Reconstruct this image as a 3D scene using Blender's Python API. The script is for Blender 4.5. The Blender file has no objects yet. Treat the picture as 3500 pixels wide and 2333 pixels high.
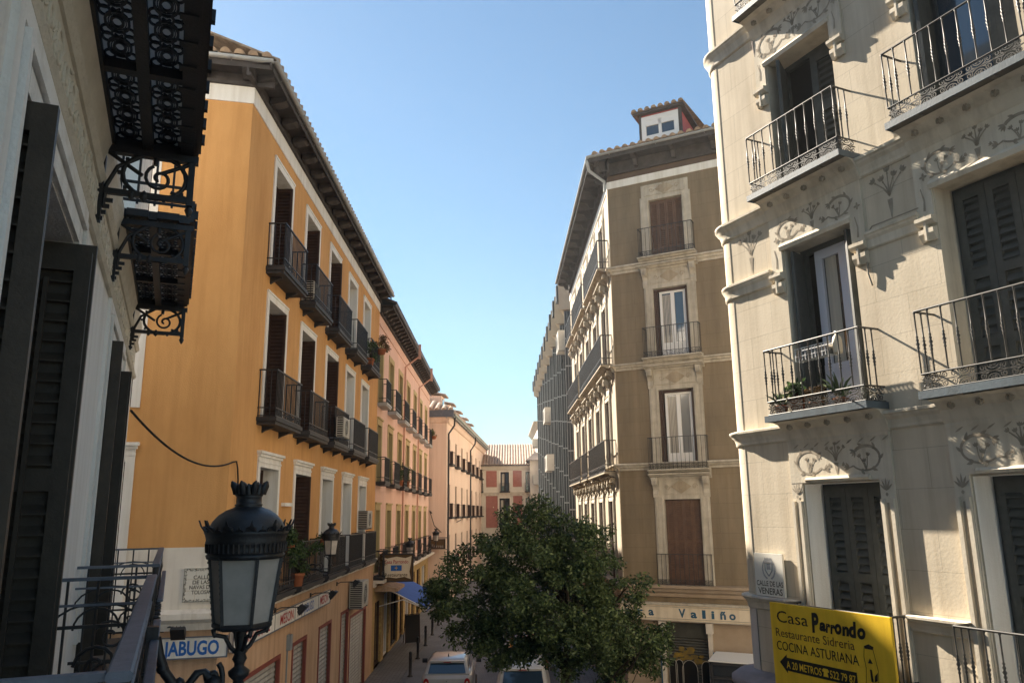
import bpy, math, random
from math import sin, cos, pi, radians, sqrt, atan2
from mathutils import Matrix, Vector

scene = bpy.context.scene
col = scene.collection
R = random.Random(7)

# ------------------------------------------------------------------ camera
EYE = 6.1
cam_data = bpy.data.cameras.new('camera')
cam = bpy.data.objects.new('camera', cam_data)
col.objects.link(cam)
cam_data.sensor_width = 36.0
cam_data.lens = 2658.0 / 3500.0 * 36.0
cam_data.clip_start = 0.05
cam_data.clip_end = 3000
p_, r_ = radians(12.418), radians(-0.706)
fw = Vector((0, cos(p_), sin(p_)))
up0 = Vector((0, -sin(p_), cos(p_)))
rt0 = Vector((1, 0, 0))
rt_ = rt0 * cos(r_) + up0 * sin(r_)
up_ = -rt0 * sin(r_) + up0 * cos(r_)
cm = Matrix.Identity(4)
for i in range(3):
    cm[i][0], cm[i][1], cm[i][2] = rt_[i], up_[i], -fw[i]
cm[2][3] = EYE
cam.matrix_world = cm
scene.camera = cam

# ------------------------------------------------------------------ light
SUN_AZ, SUN_EL = 36.5, 36.0          # degrees left of straight ahead, elevation
sv = Vector((-sin(radians(SUN_AZ)) * cos(radians(SUN_EL)), cos(radians(SUN_AZ)) * cos(radians(SUN_EL)), sin(radians(SUN_EL))))
sd = bpy.data.lights.new('sun', 'SUN')
sd.energy = 5.0
sd.angle = radians(0.5)
sd.color = (1.0, 0.89, 0.74)
sun = bpy.data.objects.new('sun', sd)
col.objects.link(sun)
sun.rotation_euler = sv.to_track_quat('Z', 'Y').to_euler()
sun.location = (0, 0, 60)
world = bpy.data.worlds.new('World')
scene.world = world
world.use_nodes = True
wn = world.node_tree
bg = wn.nodes['Background']
sky = wn.nodes.new('ShaderNodeTexSky')
sky.sky_type = 'NISHITA'
sky.sun_disc = False
sky.sun_elevation = radians(SUN_EL)
sky.sun_rotation = radians(-SUN_AZ)
sky.air_density = 1.3
sky.dust_density = 0.12
sky.ozone_density = 6.0
tint = wn.nodes.new('ShaderNodeMix')        # white balance of the whole sky
tint.data_type = 'RGBA'
tint.blend_type = 'MULTIPLY'
tint.inputs['Factor'].default_value = 1.0
tint.inputs['B'].default_value = (0.70, 0.735, 0.665, 1)
wn.links.new(sky.outputs[0], tint.inputs['A'])
wn.links.new(tint.outputs['Result'], bg.inputs[0])
bg.inputs[1].default_value = 0.05
scene.view_settings.view_transform = 'Standard'
scene.view_settings.look = 'None'
scene.view_settings.exposure = 2.05
scene.view_settings.gamma = 1.0
scene.cycles.max_bounces = 8
scene.cycles.diffuse_bounces = 4
scene.cycles.glossy_bounces = 3
scene.cycles.caustics_reflective = False
scene.cycles.caustics_refractive = False

# ------------------------------------------------------------------ materials
MAT = {}

def mat(name, c, rough=0.8, metal=0.0, c2=None, scale=3.0, bump=0.0, bscale=60.0, streak=0.0, spec=0.3, coat=0.0):
    """plain or noise-mottled surface; c2 second colour, streak = vertical stretching of the mottling"""
    m = bpy.data.materials.new(name)
    m.use_nodes = True
    nt = m.node_tree
    b = nt.nodes['Principled BSDF']
    b.inputs['Roughness'].default_value = rough
    b.inputs['Metallic'].default_value = metal
    b.inputs['Specular IOR Level'].default_value = spec
    b.inputs['Coat Weight'].default_value = coat
    b.inputs['Base Color'].default_value = (*c, 1)
    if c2 or bump:
        tc = nt.nodes.new('ShaderNodeTexCoord')
        mp = nt.nodes.new('ShaderNodeMapping')
        nt.links.new(tc.outputs['Object'], mp.inputs[0])
    if c2:
        mp.inputs['Scale'].default_value = (1, 1, 1 - streak)
        n = nt.nodes.new('ShaderNodeTexNoise')
        n.inputs['Scale'].default_value = scale
        n.inputs['Detail'].default_value = 7
        n.inputs['Roughness'].default_value = 0.65
        nt.links.new(mp.outputs[0], n.inputs['Vector'])
        rp = nt.nodes.new('ShaderNodeValToRGB')
        rp.color_ramp.elements[0].position = 0.32
        rp.color_ramp.elements[1].position = 0.68
        rp.color_ramp.elements[0].color = (*c2, 1)
        rp.color_ramp.elements[1].color = (*c, 1)
        nt.links.new(n.outputs[0], rp.inputs[0])
        nt.links.new(rp.outputs[0], b.inputs['Base Color'])
    if bump:
        n2 = nt.nodes.new('ShaderNodeTexNoise')
        n2.inputs['Scale'].default_value = bscale
        n2.inputs['Detail'].default_value = 5
        nt.links.new(tc.outputs['Object'], n2.inputs['Vector'])
        bp = nt.nodes.new('ShaderNodeBump')
        bp.inputs['Strength'].default_value = bump
        bp.inputs['Distance'].default_value = 0.02
        nt.links.new(n2.outputs[0], bp.inputs['Height'])
        nt.links.new(bp.outputs[0], b.inputs['Normal'])
    MAT[name] = m
    return m

def glass_mat(name, tint, rough=0.05):
    m = bpy.data.materials.new(name)
    m.use_nodes = True
    b = m.node_tree.nodes['Principled BSDF']
    b.inputs['Base Color'].default_value = (*tint, 1)
    b.inputs['Roughness'].default_value = rough
    b.inputs['Specular IOR Level'].default_value = 0.9
    b.inputs['Coat Weight'].default_value = 1.0
    b.inputs['Coat Roughness'].default_value = 0.03
    MAT[name] = m
    return m

mat('ochre', (0.70, 0.385, 0.15), 0.9, c2=(0.57, 0.295, 0.105), scale=0.8, bump=0.35, bscale=45, streak=0.55)
mat('ochre_low', (0.60, 0.40, 0.26), 0.9, c2=(0.48, 0.31, 0.19), scale=1.3, bump=0.3, bscale=45, streak=0.6)
mat('white_trim', (0.86, 0.84, 0.80), 0.8, c2=(0.77, 0.75, 0.70), scale=2.0, bump=0.15, streak=0.7)
mat('white_base', (0.84, 0.79, 0.71), 0.85, c2=(0.72, 0.66, 0.57), scale=1.6, bump=0.2, streak=0.6)
mat('pink', (0.80, 0.56, 0.46), 0.9, c2=(0.72, 0.48, 0.39), scale=0.9, bump=0.2, streak=0.7)
mat('olive_trim', (0.50, 0.40, 0.20), 0.85, c2=(0.42, 0.33, 0.17), scale=2)
mat('salmon', (0.86, 0.68, 0.56), 0.9, c2=(0.80, 0.60, 0.48), scale=0.5, bump=0.2, streak=0.8)
mat('brick_red', (0.42, 0.19, 0.16), 0.9, c2=(0.35, 0.15, 0.125), scale=3, bump=0.3)
mat('cream', (0.70, 0.64, 0.55), 0.85, c2=(0.62, 0.56, 0.47), scale=1.5)
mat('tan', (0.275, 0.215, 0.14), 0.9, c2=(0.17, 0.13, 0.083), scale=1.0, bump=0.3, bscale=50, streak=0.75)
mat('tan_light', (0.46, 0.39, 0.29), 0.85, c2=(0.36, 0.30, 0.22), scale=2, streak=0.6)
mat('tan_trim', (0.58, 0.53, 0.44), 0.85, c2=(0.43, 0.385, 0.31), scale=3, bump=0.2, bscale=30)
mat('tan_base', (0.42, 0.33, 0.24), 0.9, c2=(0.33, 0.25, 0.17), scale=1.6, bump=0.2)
mat('stone', (0.67, 0.585, 0.455), 0.88, c2=(0.54, 0.465, 0.355), scale=1.3, bump=0.10, bscale=30, streak=0.4)
mat('stone_trim', (0.69, 0.62, 0.50), 0.88, c2=(0.58, 0.52, 0.415), scale=2.0, bump=0.10, bscale=30)
mat('stone_base', (0.60, 0.56, 0.52), 0.8, c2=(0.50, 0.46, 0.42), scale=2.0, bump=0.2)
mat('stone_dark', (0.30, 0.26, 0.27), 0.8, c2=(0.22, 0.19, 0.19), scale=3.0, bump=0.2)
mat('joint', (0.54, 0.44, 0.29), 0.95)
mat('stencil', (0.25, 0.215, 0.165), 0.95, c2=(0.40, 0.345, 0.27), scale=9)
mat('own_white', (0.90, 0.88, 0.84), 0.9, c2=(0.85, 0.83, 0.78), scale=1.6, bump=0.4, bscale=50, streak=0.3)
mat('own_stucco', (0.78, 0.72, 0.60), 0.95, c2=(0.64, 0.58, 0.47), scale=3.0, bump=0.6, bscale=30)
mat('iron', (0.022, 0.022, 0.025), 0.45, 0.0, c2=(0.012, 0.012, 0.013), scale=9, bump=0.15, spec=0.5)
mat('iron_grey', (0.13, 0.15, 0.19), 0.55, 0.0, c2=(0.08, 0.095, 0.12), scale=12, bump=0.12, spec=0.7)
mat('iron_soft', (0.045, 0.045, 0.047), 0.6, c2=(0.025, 0.025, 0.027), scale=5, spec=0.4)
mat('iron_bronze', (0.045, 0.04, 0.033), 0.45, 0.0, c2=(0.025, 0.023, 0.02), scale=12, spec=0.6)
mat('backlit_panel', (0.62, 0.57, 0.48), 0.85, c2=(0.48, 0.44, 0.36), scale=7, bump=0.3)  # pale colour stands in for light coming through the balcony ironwork
mat('slab_steel', (0.085, 0.12, 0.145), 0.5, c2=(0.06, 0.085, 0.105), scale=5, bump=0.1, spec=0.5)
mat('slab_under', (0.20, 0.18, 0.14), 0.8, c2=(0.13, 0.12, 0.10), scale=5)
mat('wood_own', (0.066, 0.052, 0.038), 0.5, c2=(0.044, 0.035, 0.026), scale=8, bump=0.12, spec=0.35)
mat('wood_brown', (0.080, 0.045, 0.032), 0.6, c2=(0.05, 0.028, 0.021), scale=6, bump=0.1)
mat('wood_red', (0.15, 0.085, 0.052), 0.6, c2=(0.095, 0.052, 0.034), scale=6, bump=0.1)
mat('wood_black', (0.075, 0.08, 0.075), 0.6, c2=(0.048, 0.053, 0.050), scale=8, bump=0.1, spec=0.4)
mat('wood_eave', (0.085, 0.075, 0.072), 0.75, c2=(0.045, 0.040, 0.038), scale=4, bump=0.2)
mat('brown_fascia', (0.13, 0.085, 0.058), 0.85, c2=(0.09, 0.06, 0.042), scale=3)
mat('frame_white', (0.78, 0.78, 0.78), 0.5)
mat('frame_lilac', (0.62, 0.63, 0.72), 0.5)
mat('curtain', (0.55, 0.50, 0.42), 0.95, c2=(0.36, 0.33, 0.29), scale=14, streak=0.97)
glass_mat('glass', (0.025, 0.028, 0.030))
glass_mat('glass_blue', (0.025, 0.045, 0.075))
glass_mat('glass_curtain', (0.16, 0.17, 0.17), 0.12)
mat('dark', (0.012, 0.011, 0.010), 0.9)
mat('tile', (0.46, 0.33, 0.22), 0.9, c2=(0.22, 0.155, 0.11), scale=5, bump=0.5, bscale=25)
mat('tile_pale', (0.50, 0.40, 0.32), 0.9, c2=(0.33, 0.25, 0.20), scale=2, bump=0.5, bscale=25)
mat('tile_dark', (0.16, 0.12, 0.10), 0.9, c2=(0.10, 0.08, 0.07), scale=3, bump=0.3)
mat('zinc', (0.42, 0.43, 0.43), 0.5, 0.3, c2=(0.32, 0.33, 0.33), scale=3)
mat('zinc_green', (0.36, 0.42, 0.41), 0.5, 0.3)
mat('dormer_red', (0.50, 0.12, 0.12), 0.85, c2=(0.42, 0.09, 0.09), scale=4)
mat('roller', (0.42, 0.42, 0.40), 0.55, 0.2, c2=(0.34, 0.34, 0.33), scale=3)
mat('roller_dark', (0.10, 0.10, 0.085), 0.5, 0.2, c2=(0.07, 0.07, 0.06), scale=3)
mat('red_frame', (0.22, 0.06, 0.045), 0.6)
mat('sign_white', (0.80, 0.80, 0.76), 0.4, c2=(0.70, 0.69, 0.64), scale=5)
mat('sign_cream', (0.78, 0.68, 0.52), 0.5, c2=(0.70, 0.60, 0.45), scale=3)
mat('sign_yellow', (0.86, 0.56, 0.035), 0.45, c2=(0.76, 0.48, 0.03), scale=3)
mat('old_yellow', (0.30, 0.20, 0.03), 0.7, c2=(0.14, 0.11, 0.05), scale=9)
mat('ink_blue', (0.02, 0.12, 0.42), 0.5)
mat('ink_red', (0.42, 0.035, 0.035), 0.5)
mat('ink_black', (0.012, 0.012, 0.012), 0.5)
mat('ink_brown', (0.10, 0.055, 0.02), 0.6)
mat('ink_navy', (0.03, 0.10, 0.17), 0.5)
mat('ink_sepia', (0.10, 0.085, 0.06), 0.6)
mat('ink_grey', (0.34, 0.34, 0.35), 0.6)
mat('ink_tile', (0.75, 0.72, 0.64), 0.35)
mat('ac_white', (0.46, 0.44, 0.39), 0.5, c2=(0.38, 0.36, 0.32), scale=4)
mat('awning', (0.02, 0.10, 0.42), 0.7, c2=(0.015, 0.075, 0.33), scale=3)
mat('terracotta', (0.42, 0.16, 0.08), 0.85, c2=(0.34, 0.12, 0.06), scale=8)
mat('mosaic', (0.55, 0.42, 0.16), 0.6, c2=(0.30, 0.16, 0.07), scale=9)
mat('car_white', (0.40, 0.40, 0.405), 0.28, c2=(0.35, 0.35, 0.355), scale=2, coat=0.8, spec=0.5)
mat('van_white', (0.52, 0.50, 0.46), 0.35, c2=(0.46, 0.44, 0.40), scale=2, coat=0.4)
mat('orange_paint', (0.55, 0.22, 0.03), 0.35, c2=(0.48, 0.18, 0.025), scale=2, coat=0.5)
mat('rubber', (0.02, 0.02, 0.02), 0.8)
mat('black_plastic', (0.025, 0.025, 0.028), 0.5)
mat('tail_red', (0.32, 0.012, 0.012), 0.2, coat=1.0)
mat('chrome', (0.6, 0.6, 0.6), 0.2, 1.0)
mat('bark', (0.045, 0.034, 0.025), 0.9, c2=(0.025, 0.02, 0.014), scale=9, bump=0.6, bscale=25)
mat('lamp_glass', (0.52, 0.47, 0.42), 0.6, c2=(0.40, 0.365, 0.32), scale=7, spec=0.2)
mat('lamp_dome', (0.034, 0.036, 0.042), 0.45, c2=(0.018, 0.019, 0.022), scale=10, bump=0.1, spec=0.6)
mat('cable', (0.02, 0.018, 0.016), 0.8)
mat('pipe_pink', (0.60, 0.36, 0.28), 0.8)
mat('clad_dark', (0.024, 0.034, 0.042), 0.5, 0.0, c2=(0.015, 0.022, 0.028), scale=3, spec=0.25)
mat('clad_grey', (0.24, 0.275, 0.295), 0.5, 0.1, c2=(0.26, 0.29, 0.31), scale=2)
mat('panel_beige', (0.42, 0.37, 0.29), 0.85, c2=(0.36, 0.31, 0.24), scale=1.5)
mat('paper', (0.75, 0.75, 0.72), 0.6)

def leaf_mat(name, base, tip):
    m = bpy.data.materials.new(name)
    m.use_nodes = True
    nt = m.node_tree
    b = nt.nodes['Principled BSDF']
    at = nt.nodes.new('ShaderNodeAttribute')
    at.attribute_name = 'tone'
    rp = nt.nodes.new('ShaderNodeValToRGB')
    rp.color_ramp.elements[0].color = (*base, 1)
    rp.color_ramp.elements[1].color = (*tip, 1)
    nt.links.new(at.outputs['Fac'], rp.inputs[0])
    nt.links.new(rp.outputs[0], b.inputs['Base Color'])
    b.inputs['Roughness'].default_value = 0.42
    b.inputs['Specular IOR Level'].default_value = 0.25
    tr = nt.nodes.new('ShaderNodeBsdfTranslucent')
    nt.links.new(rp.outputs[0], tr.inputs[0])
    mx = nt.nodes.new('ShaderNodeMixShader')
    mx.inputs[0].default_value = 0.25
    out = nt.nodes['Material Output']
    nt.links.new(b.outputs[0], mx.inputs[1])
    nt.links.new(tr.outputs[0], mx.inputs[2])
    nt.links.new(mx.outputs[0], out.inputs[0])
    MAT[name] = m

def add_drips(name, k, fx=5.0, fz=0.30, lo=0.46, hi=0.66):
    """vertical rain-wash stains: narrow tall noise that darkens the paint"""
    nt = MAT[name].node_tree
    b = nt.nodes['Principled BSDF']
    tc = nt.nodes.new('ShaderNodeTexCoord')
    mp = nt.nodes.new('ShaderNodeMapping')
    mp.inputs['Scale'].default_value = (fx, fx, fz)
    nt.links.new(tc.outputs['Object'], mp.inputs[0])
    n = nt.nodes.new('ShaderNodeTexNoise')
    n.inputs['Scale'].default_value = 1.0
    n.inputs['Detail'].default_value = 5
    n.inputs['Roughness'].default_value = 0.6
    nt.links.new(mp.outputs[0], n.inputs['Vector'])
    rp = nt.nodes.new('ShaderNodeValToRGB')
    rp.color_ramp.elements[0].position, rp.color_ramp.elements[1].position = lo, hi
    rp.color_ramp.elements[0].color = (1, 1, 1, 1)
    rp.color_ramp.elements[1].color = (k, k * 0.98, k * 0.95, 1)
    nt.links.new(n.outputs[0], rp.inputs[0])
    mx = nt.nodes.new('ShaderNodeMix')
    mx.data_type = 'RGBA'
    mx.blend_type = 'MULTIPLY'
    mx.inputs['Factor'].default_value = 1.0
    nt.links.new(b.inputs['Base Color'].links[0].from_socket, mx.inputs['A'])
    nt.links.new(rp.outputs[0], mx.inputs['B'])
    nt.links.new(mx.outputs['Result'], b.inputs['Base Color'])
for nm_, k_ in (('ochre', 0.91), ('ochre_low', 0.78), ('stone', 0.84), ('stone_trim', 0.76), ('stone_base', 0.78), ('tan', 0.88), ('tan_trim', 0.72), ('own_white', 0.86), ('pink', 0.86), ('white_base', 0.80), ('white_trim', 0.86), ('salmon', 0.92), ('tan_light', 0.75), ('roller', 0.75), ('sign_yellow', 0.85), ('sign_white', 0.82), ('sign_cream', 0.85), ('slab_steel', 0.7)):
    add_drips(nm_, k_)
def add_joints(name, w, h, k, size=0.006):
    """faint ashlar joints drawn by a brick texture over the facade plane"""
    nt = MAT[name].node_tree
    b = nt.nodes['Principled BSDF']
    tc = nt.nodes.new('ShaderNodeTexCoord')
    sp = nt.nodes.new('ShaderNodeSeparateXYZ')
    cb = nt.nodes.new('ShaderNodeCombineXYZ')
    nt.links.new(tc.outputs['Object'], sp.inputs[0])
    nt.links.new(sp.outputs['X'], cb.inputs['X'])
    nt.links.new(sp.outputs['Z'], cb.inputs['Y'])
    br = nt.nodes.new('ShaderNodeTexBrick')
    br.inputs['Scale'].default_value = 1.0
    br.inputs['Brick Width'].default_value = w
    br.inputs['Row Height'].default_value = h
    br.inputs['Mortar Size'].default_value = size
    br.inputs['Mortar Smooth'].default_value = 0.6
    br.inputs['Color1'].default_value = (1, 1, 1, 1)
    br.inputs['Color2'].default_value = (0.95, 0.95, 0.94, 1)
    br.inputs['Mortar'].default_value = (k, k, k, 1)
    nt.links.new(cb.outputs[0], br.inputs['Vector'])
    mx = nt.nodes.new('ShaderNodeMix')
    mx.data_type = 'RGBA'
    mx.blend_type = 'MULTIPLY'
    mx.inputs['Factor'].default_value = 1.0
    src = b.inputs['Base Color'].links[0].from_socket
    nt.links.new(src, mx.inputs['A'])
    nt.links.new(br.outputs['Color'], mx.inputs['B'])
    nt.links.new(mx.outputs['Result'], b.inputs['Base Color'])
nt_ = MAT['backlit_panel'].node_tree
tr_ = nt_.nodes.new('ShaderNodeBsdfTranslucent')  # translucency added to brighten the balcony undersides
tr_.inputs[0].default_value = (0.75, 0.72, 0.66, 1)
mx_ = nt_.nodes.new('ShaderNodeMixShader')
mx_.inputs[0].default_value = 0.22
nt_.links.new(nt_.nodes['Principled BSDF'].outputs[0], mx_.inputs[1])
nt_.links.new(tr_.outputs[0], mx_.inputs[2])
nt_.links.new(mx_.outputs[0], nt_.nodes['Material Output'].inputs[0])
add_joints('stone', 0.82, 0.42, 0.66, 0.004)
add_joints('tan', 1.5, 0.42, 0.72, 0.006)

leaf_mat('leaf', (0.024, 0.044, 0.020), (0.15, 0.20, 0.075))
leaf_mat('leaf_pot', (0.035, 0.065, 0.022), (0.11, 0.17, 0.06))
leaf_mat('leaf_dry', (0.10, 0.06, 0.03), (0.28, 0.18, 0.08))

# paving: small granite setts
def paving_mat(name, c1, c2, mortar, sx):
    m = bpy.data.materials.new(name)
    m.use_nodes = True
    nt = m.node_tree
    b = nt.nodes['Principled BSDF']
    tc = nt.nodes.new('ShaderNodeTexCoord')
    br = nt.nodes.new('ShaderNodeTexBrick')
    br.inputs['Color1'].default_value = (*c1, 1)
    br.inputs['Color2'].default_value = (*c2, 1)
    br.inputs['Mortar'].default_value = (*mortar, 1)
    br.inputs['Scale'].default_value = sx
    br.inputs['Mortar Size'].default_value = 0.03
    nt.links.new(tc.outputs['Object'], br.inputs['Vector'])
    n = nt.nodes.new('ShaderNodeTexNoise')
    n.inputs['Scale'].default_value = 0.8
    n.inputs['Detail'].default_value = 6
    nt.links.new(tc.outputs['Object'], n.inputs['Vector'])
    mx = nt.nodes.new('ShaderNodeMix')
    mx.data_type = 'RGBA'
    mx.blend_type = 'MULTIPLY'
    mx.inputs['Factor'].default_value = 0.6
    nt.links.new(br.outputs[0], mx.inputs['A'])
    nt.links.new(n.outputs[0], mx.inputs['B'])
    nt.links.new(mx.outputs['Result'], b.inputs['Base Color'])
    b.inputs['Roughness'].default_value = 0.75
    bp = nt.nodes.new('ShaderNodeBump')
    bp.inputs['Strength'].default_value = 0.4
    nt.links.new(br.outputs['Fac'], bp.inputs['Height'])
    bp.invert = True
    nt.links.new(bp.outputs[0], b.inputs['Normal'])
    MAT[name] = m

paving_mat('setts', (0.18, 0.19, 0.215), (0.24, 0.25, 0.275), (0.09, 0.095, 0.11), 4.0)
paving_mat('flags', (0.20, 0.20, 0.21), (0.25, 0.25, 0.255), (0.11, 0.11, 0.115), 1.6)

# ------------------------------------------------------------------ mesh toolkit
W = {}        # object name -> world matrix

class Fr:
    """facade frame: x to the right seen from outside, y into the wall, z up"""
    def __init__(s, x, y, a):
        a = radians(a)
        ex = Vector((sin(a), cos(a), 0))
        ey = Vector((-ex.y, ex.x, 0))
        m = Matrix.Identity(4)
        for i in range(3):
            m[i][0], m[i][1], m[i][2] = ex[i], ey[i], (0, 0, 1)[i]
        m[0][3], m[1][3] = x, y
        s.M = m

class MB:
    def __init__(s):
        s.v, s.f, s.sm = [], [], []
        s.T = None
        s.tone = []
    def add(s, vs, fs, smooth=False):
        b = len(s.v)
        if s.T is not None:
            vs = [s.T @ Vector(q) for q in vs]
        s.v.extend([(q[0], q[1], q[2]) for q in vs])
        for f in fs:
            s.f.append([b + i for i in f])
            s.sm.append(smooth)
    def box(s, x0, x1, y0, y1, z0, z1):
        if x0 > x1: x0, x1 = x1, x0
        if y0 > y1: y0, y1 = y1, y0
        if z0 > z1: z0, z1 = z1, z0
        vs = [(x0, y0, z0), (x1, y0, z0), (x1, y1, z0), (x0, y1, z0), (x0, y0, z1), (x1, y0, z1), (x1, y1, z1), (x0, y1, z1)]
        s.add(vs, [(0, 3, 2, 1), (4, 5, 6, 7), (0, 1, 5, 4), (1, 2, 6, 5), (2, 3, 7, 6), (3, 0, 4, 7)])
        return s
    def cbox(s, x0, x1, y0, y1, z0, z1, c):
        """box with chamfered long edges (octagonal section across the two shorter axes, extruded along x)"""
        pr = [(y0 + c, z0), (y1 - c, z0), (y1, z0 + c), (y1, z1 - c), (y1 - c, z1), (y0 + c, z1), (y0, z1 - c), (y0, z0 + c)]
        return s.extrude_x(pr, x0, x1)
    def quad(s, a, b, c, d):
        s.add([a, b, c, d], [(0, 1, 2, 3)])
    def extrude_x(s, prof, x0, x1, smooth=False):
        """closed profile of (y,z) swept along x"""
        n = len(prof)
        vs = [(x0, q[0], q[1]) for q in prof] + [(x1, q[0], q[1]) for q in prof]
        fs = [(i, (i + 1) % n, n + (i + 1) % n, n + i) for i in range(n)]
        s.add(vs, fs, smooth)
        s.add(vs, [tuple(range(n - 1, -1, -1)), tuple(range(n, 2 * n))])
        return s
    def prism(s, poly, y0, y1):
        """polygon of (x,z) extruded along y"""
        n = len(poly)
        vs = [(q[0], y0, q[1]) for q in poly] + [(q[0], y1, q[1]) for q in poly]
        fs = [(i, (i + 1) % n, n + (i + 1) % n, n + i) for i in range(n)]
        fs += [tuple(range(n - 1, -1, -1)), tuple(range(n, 2 * n))]
        s.add(vs, fs)
        return s
    def tube(s, path, r, n=6, cap=True, smooth=True):
        path = [Vector(q) for q in path]
        m = len(path)
        rs = r if isinstance(r, (list, tuple)) else [r] * m
        vs, fs = [], []
        prev = None
        for i, q in enumerate(path):
            t = (path[min(i + 1, m - 1)] - path[max(i - 1, 0)])
            if t.length < 1e-9: t = Vector((0, 0, 1))
            t.normalize()
            if prev is None:
                a = Vector((0, 0, 1)) if abs(t.z) < 0.9 else Vector((1, 0, 0))
                nn = t.cross(a).normalized()
            else:
                nn = prev - t * prev.dot(t)
                if nn.length < 1e-6: nn = t.cross(Vector((1, 0, 0)))
                nn.normalize()
            prev = nn
            bb = t.cross(nn)
            for k in range(n):
                an = 2 * pi * (k + 0.5) / n
                vs.append(q + (nn * cos(an) + bb * sin(an)) * rs[i])
        for i in range(m - 1):
            for k in range(n):
                k2 = (k + 1) % n
                fs.append((i * n + k, i * n + k2, (i + 1) * n + k2, (i + 1) * n + k))
        s.add(vs, fs, smooth and n > 4)
        if cap:
            s.add(vs, [tuple(range(n - 1, -1, -1)), tuple(range((m - 1) * n, m * n))])
        return s
    def lathe(s, prof, cx, cy, n=12, a0=0.0, a1=2 * pi, smooth=True):
        """profile of (r,z) around a vertical axis"""
        full = abs(a1 - a0 - 2 * pi) < 1e-6
        k_ = n if full else n + 1
        vs, fs = [], []
        for r, z in prof:
            for k in range(k_):
                an = a0 + (a1 - a0) * k / n
                vs.append((cx + r * cos(an), cy + r * sin(an), z))
        for i in range(len(prof) - 1):
            for k in range(n):
                k2 = (k + 1) % k_
                fs.append((i * k_ + k, i * k_ + k2, (i + 1) * k_ + k2, (i + 1) * k_ + k))
        s.add(vs, fs, smooth)
        return s
    def slat(s, x0, x1, y, z, d, h, t=0.008):
        """louvre slat sloping outward-down"""
        vs = []
        for x in (x0, x1):
            vs += [(x, y, z), (x, y + d, z + h), (x, y + d, z + h + t), (x, y, z + t)]
        s.add(vs, [(0, 1, 2, 3), (7, 6, 5, 4), (0, 4, 5, 1), (1, 5, 6, 2), (2, 6, 7, 3), (3, 7, 4, 0)])
    def spiral(s, cx, cz, r0, a0, turns, y, rad, sgn=1, rend=0.18, n=14, seg=4):
        pts = []
        N = max(6, int(abs(turns) * n))
        for i in range(N + 1):
            t = i / N
            r = r0 * (1 - (1 - rend) * t)
            a = a0 + sgn * turns * 2 * pi * t
            pts.append((cx + r * cos(a), y, cz + r * sin(a)))
        s.tube(pts, rad, seg)
    def ring(s, cx, cz, r, y, rad, n=20, seg=4, sx=1.0):
        s.tube([(cx + sx * r * cos(2 * pi * i / n), y, cz + r * sin(2 * pi * i / n)) for i in range(n + 1)], rad, seg, cap=False)
    def build(s, name, m, parent=None, fr=None, base=None, props=None):
        me = bpy.data.meshes.new(name)
        me.from_pydata(s.v, [], s.f)
        me.polygons.foreach_set('use_smooth', s.sm)
        if s.tone:
            at = me.attributes.new('tone', 'FLOAT', 'FACE')
            at.data.foreach_set('value', s.tone)
        me.materials.append(MAT[m] if isinstance(m, str) else m)
        o = bpy.data.objects.new(name, me)
        col.objects.link(o)
        wm = fr.M if fr is not None else (W[parent.name] if parent is not None else Matrix.Identity(4))
        if base is not None:
            wm = wm @ Matrix.Translation(base)
            me.transform(Matrix.Translation(-Vector(base)))
        W[o.name] = wm
        if parent is not None:
            o.parent = parent
            o.matrix_basis = W[parent.name].inverted() @ wm
        else:
            o.matrix_basis = wm
        return o

def tag(o, label, cat, group=None, kind=None):
    if label: o['label'] = label
    if cat: o['category'] = cat
    if group: o['group'] = group
    if kind: o['kind'] = kind
    return o

def empty(name, fr, label, cat, group=None, base=(0, 0, 0)):
    o = bpy.data.objects.new(name, None)
    o.empty_display_size = 0.3
    col.objects.link(o)
    wm = fr.M @ Matrix.Translation(base)
    W[o.name] = wm
    o.matrix_basis = wm
    return tag(o, label, cat, group)

def world_fr(x=0, y=0, z=0, rz=0):
    f = Fr(0, 0, 90)
    f.M = Matrix.Translation((x, y, z)) @ Matrix.Rotation(rz, 4, 'Z')
    return f

def copy_thing(root, wm, label, group=None):
    def rec(o, parent):
        c = o.copy()
        col.objects.link(c)
        if parent is not None: c.parent = parent
        for ch in list(o.children): rec(ch, c)
        return c
    r = rec(root, None)
    r.matrix_basis = wm
    W[r.name] = wm
    r['label'] = label
    if group: r['group'] = group
    return r

_dg = None
def text(body, x, z, h, m, parent, fr, y=-0.006, w=None, align='LEFT', bold=0.0, shear=0.0, space=1.0, rot=0.0, name='lettering', ext=0.003):
    """lettering on a facade frame: lower-left (or centre) at x,z; h = cap height; w = total width"""
    cu = bpy.data.curves.new(name, 'FONT')
    cu.body = body
    cu.size = 1.0
    cu.offset = bold
    cu.shear = shear
    cu.space_character = space
    cu.resolution_u = 3
    tmp = bpy.data.objects.new('tmp', cu)
    col.objects.link(tmp)
    bpy.context.view_layer.update()
    dg = bpy.context.evaluated_depsgraph_get()
    me = bpy.data.meshes.new_from_object(tmp.evaluated_get(dg))
    bpy.data.objects.remove(tmp)
    bpy.data.curves.remove(cu)
    xs = [v.co.x for v in me.vertices]
    x0, x1 = min(xs), max(xs)
    sz = h / 0.72
    sx = sz if w is None else w / (x1 - x0)
    ww = (x1 - x0) * sx
    ox = x if align == 'LEFT' else x - ww / 2
    mb = MB()
    c_, s_ = cos(rot), sin(rot)
    vs = []
    for v in me.vertices:
        a, b = (v.co.x - x0) * sx, v.co.y * sz
        vs.append((ox + a * c_ - b * s_, y, z + a * s_ + b * c_))
    mb.add(vs, [tuple(p.vertices) for p in me.polygons])
    bpy.data.meshes.remove(me)
    return mb.build(name, m, parent, fr)

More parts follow.
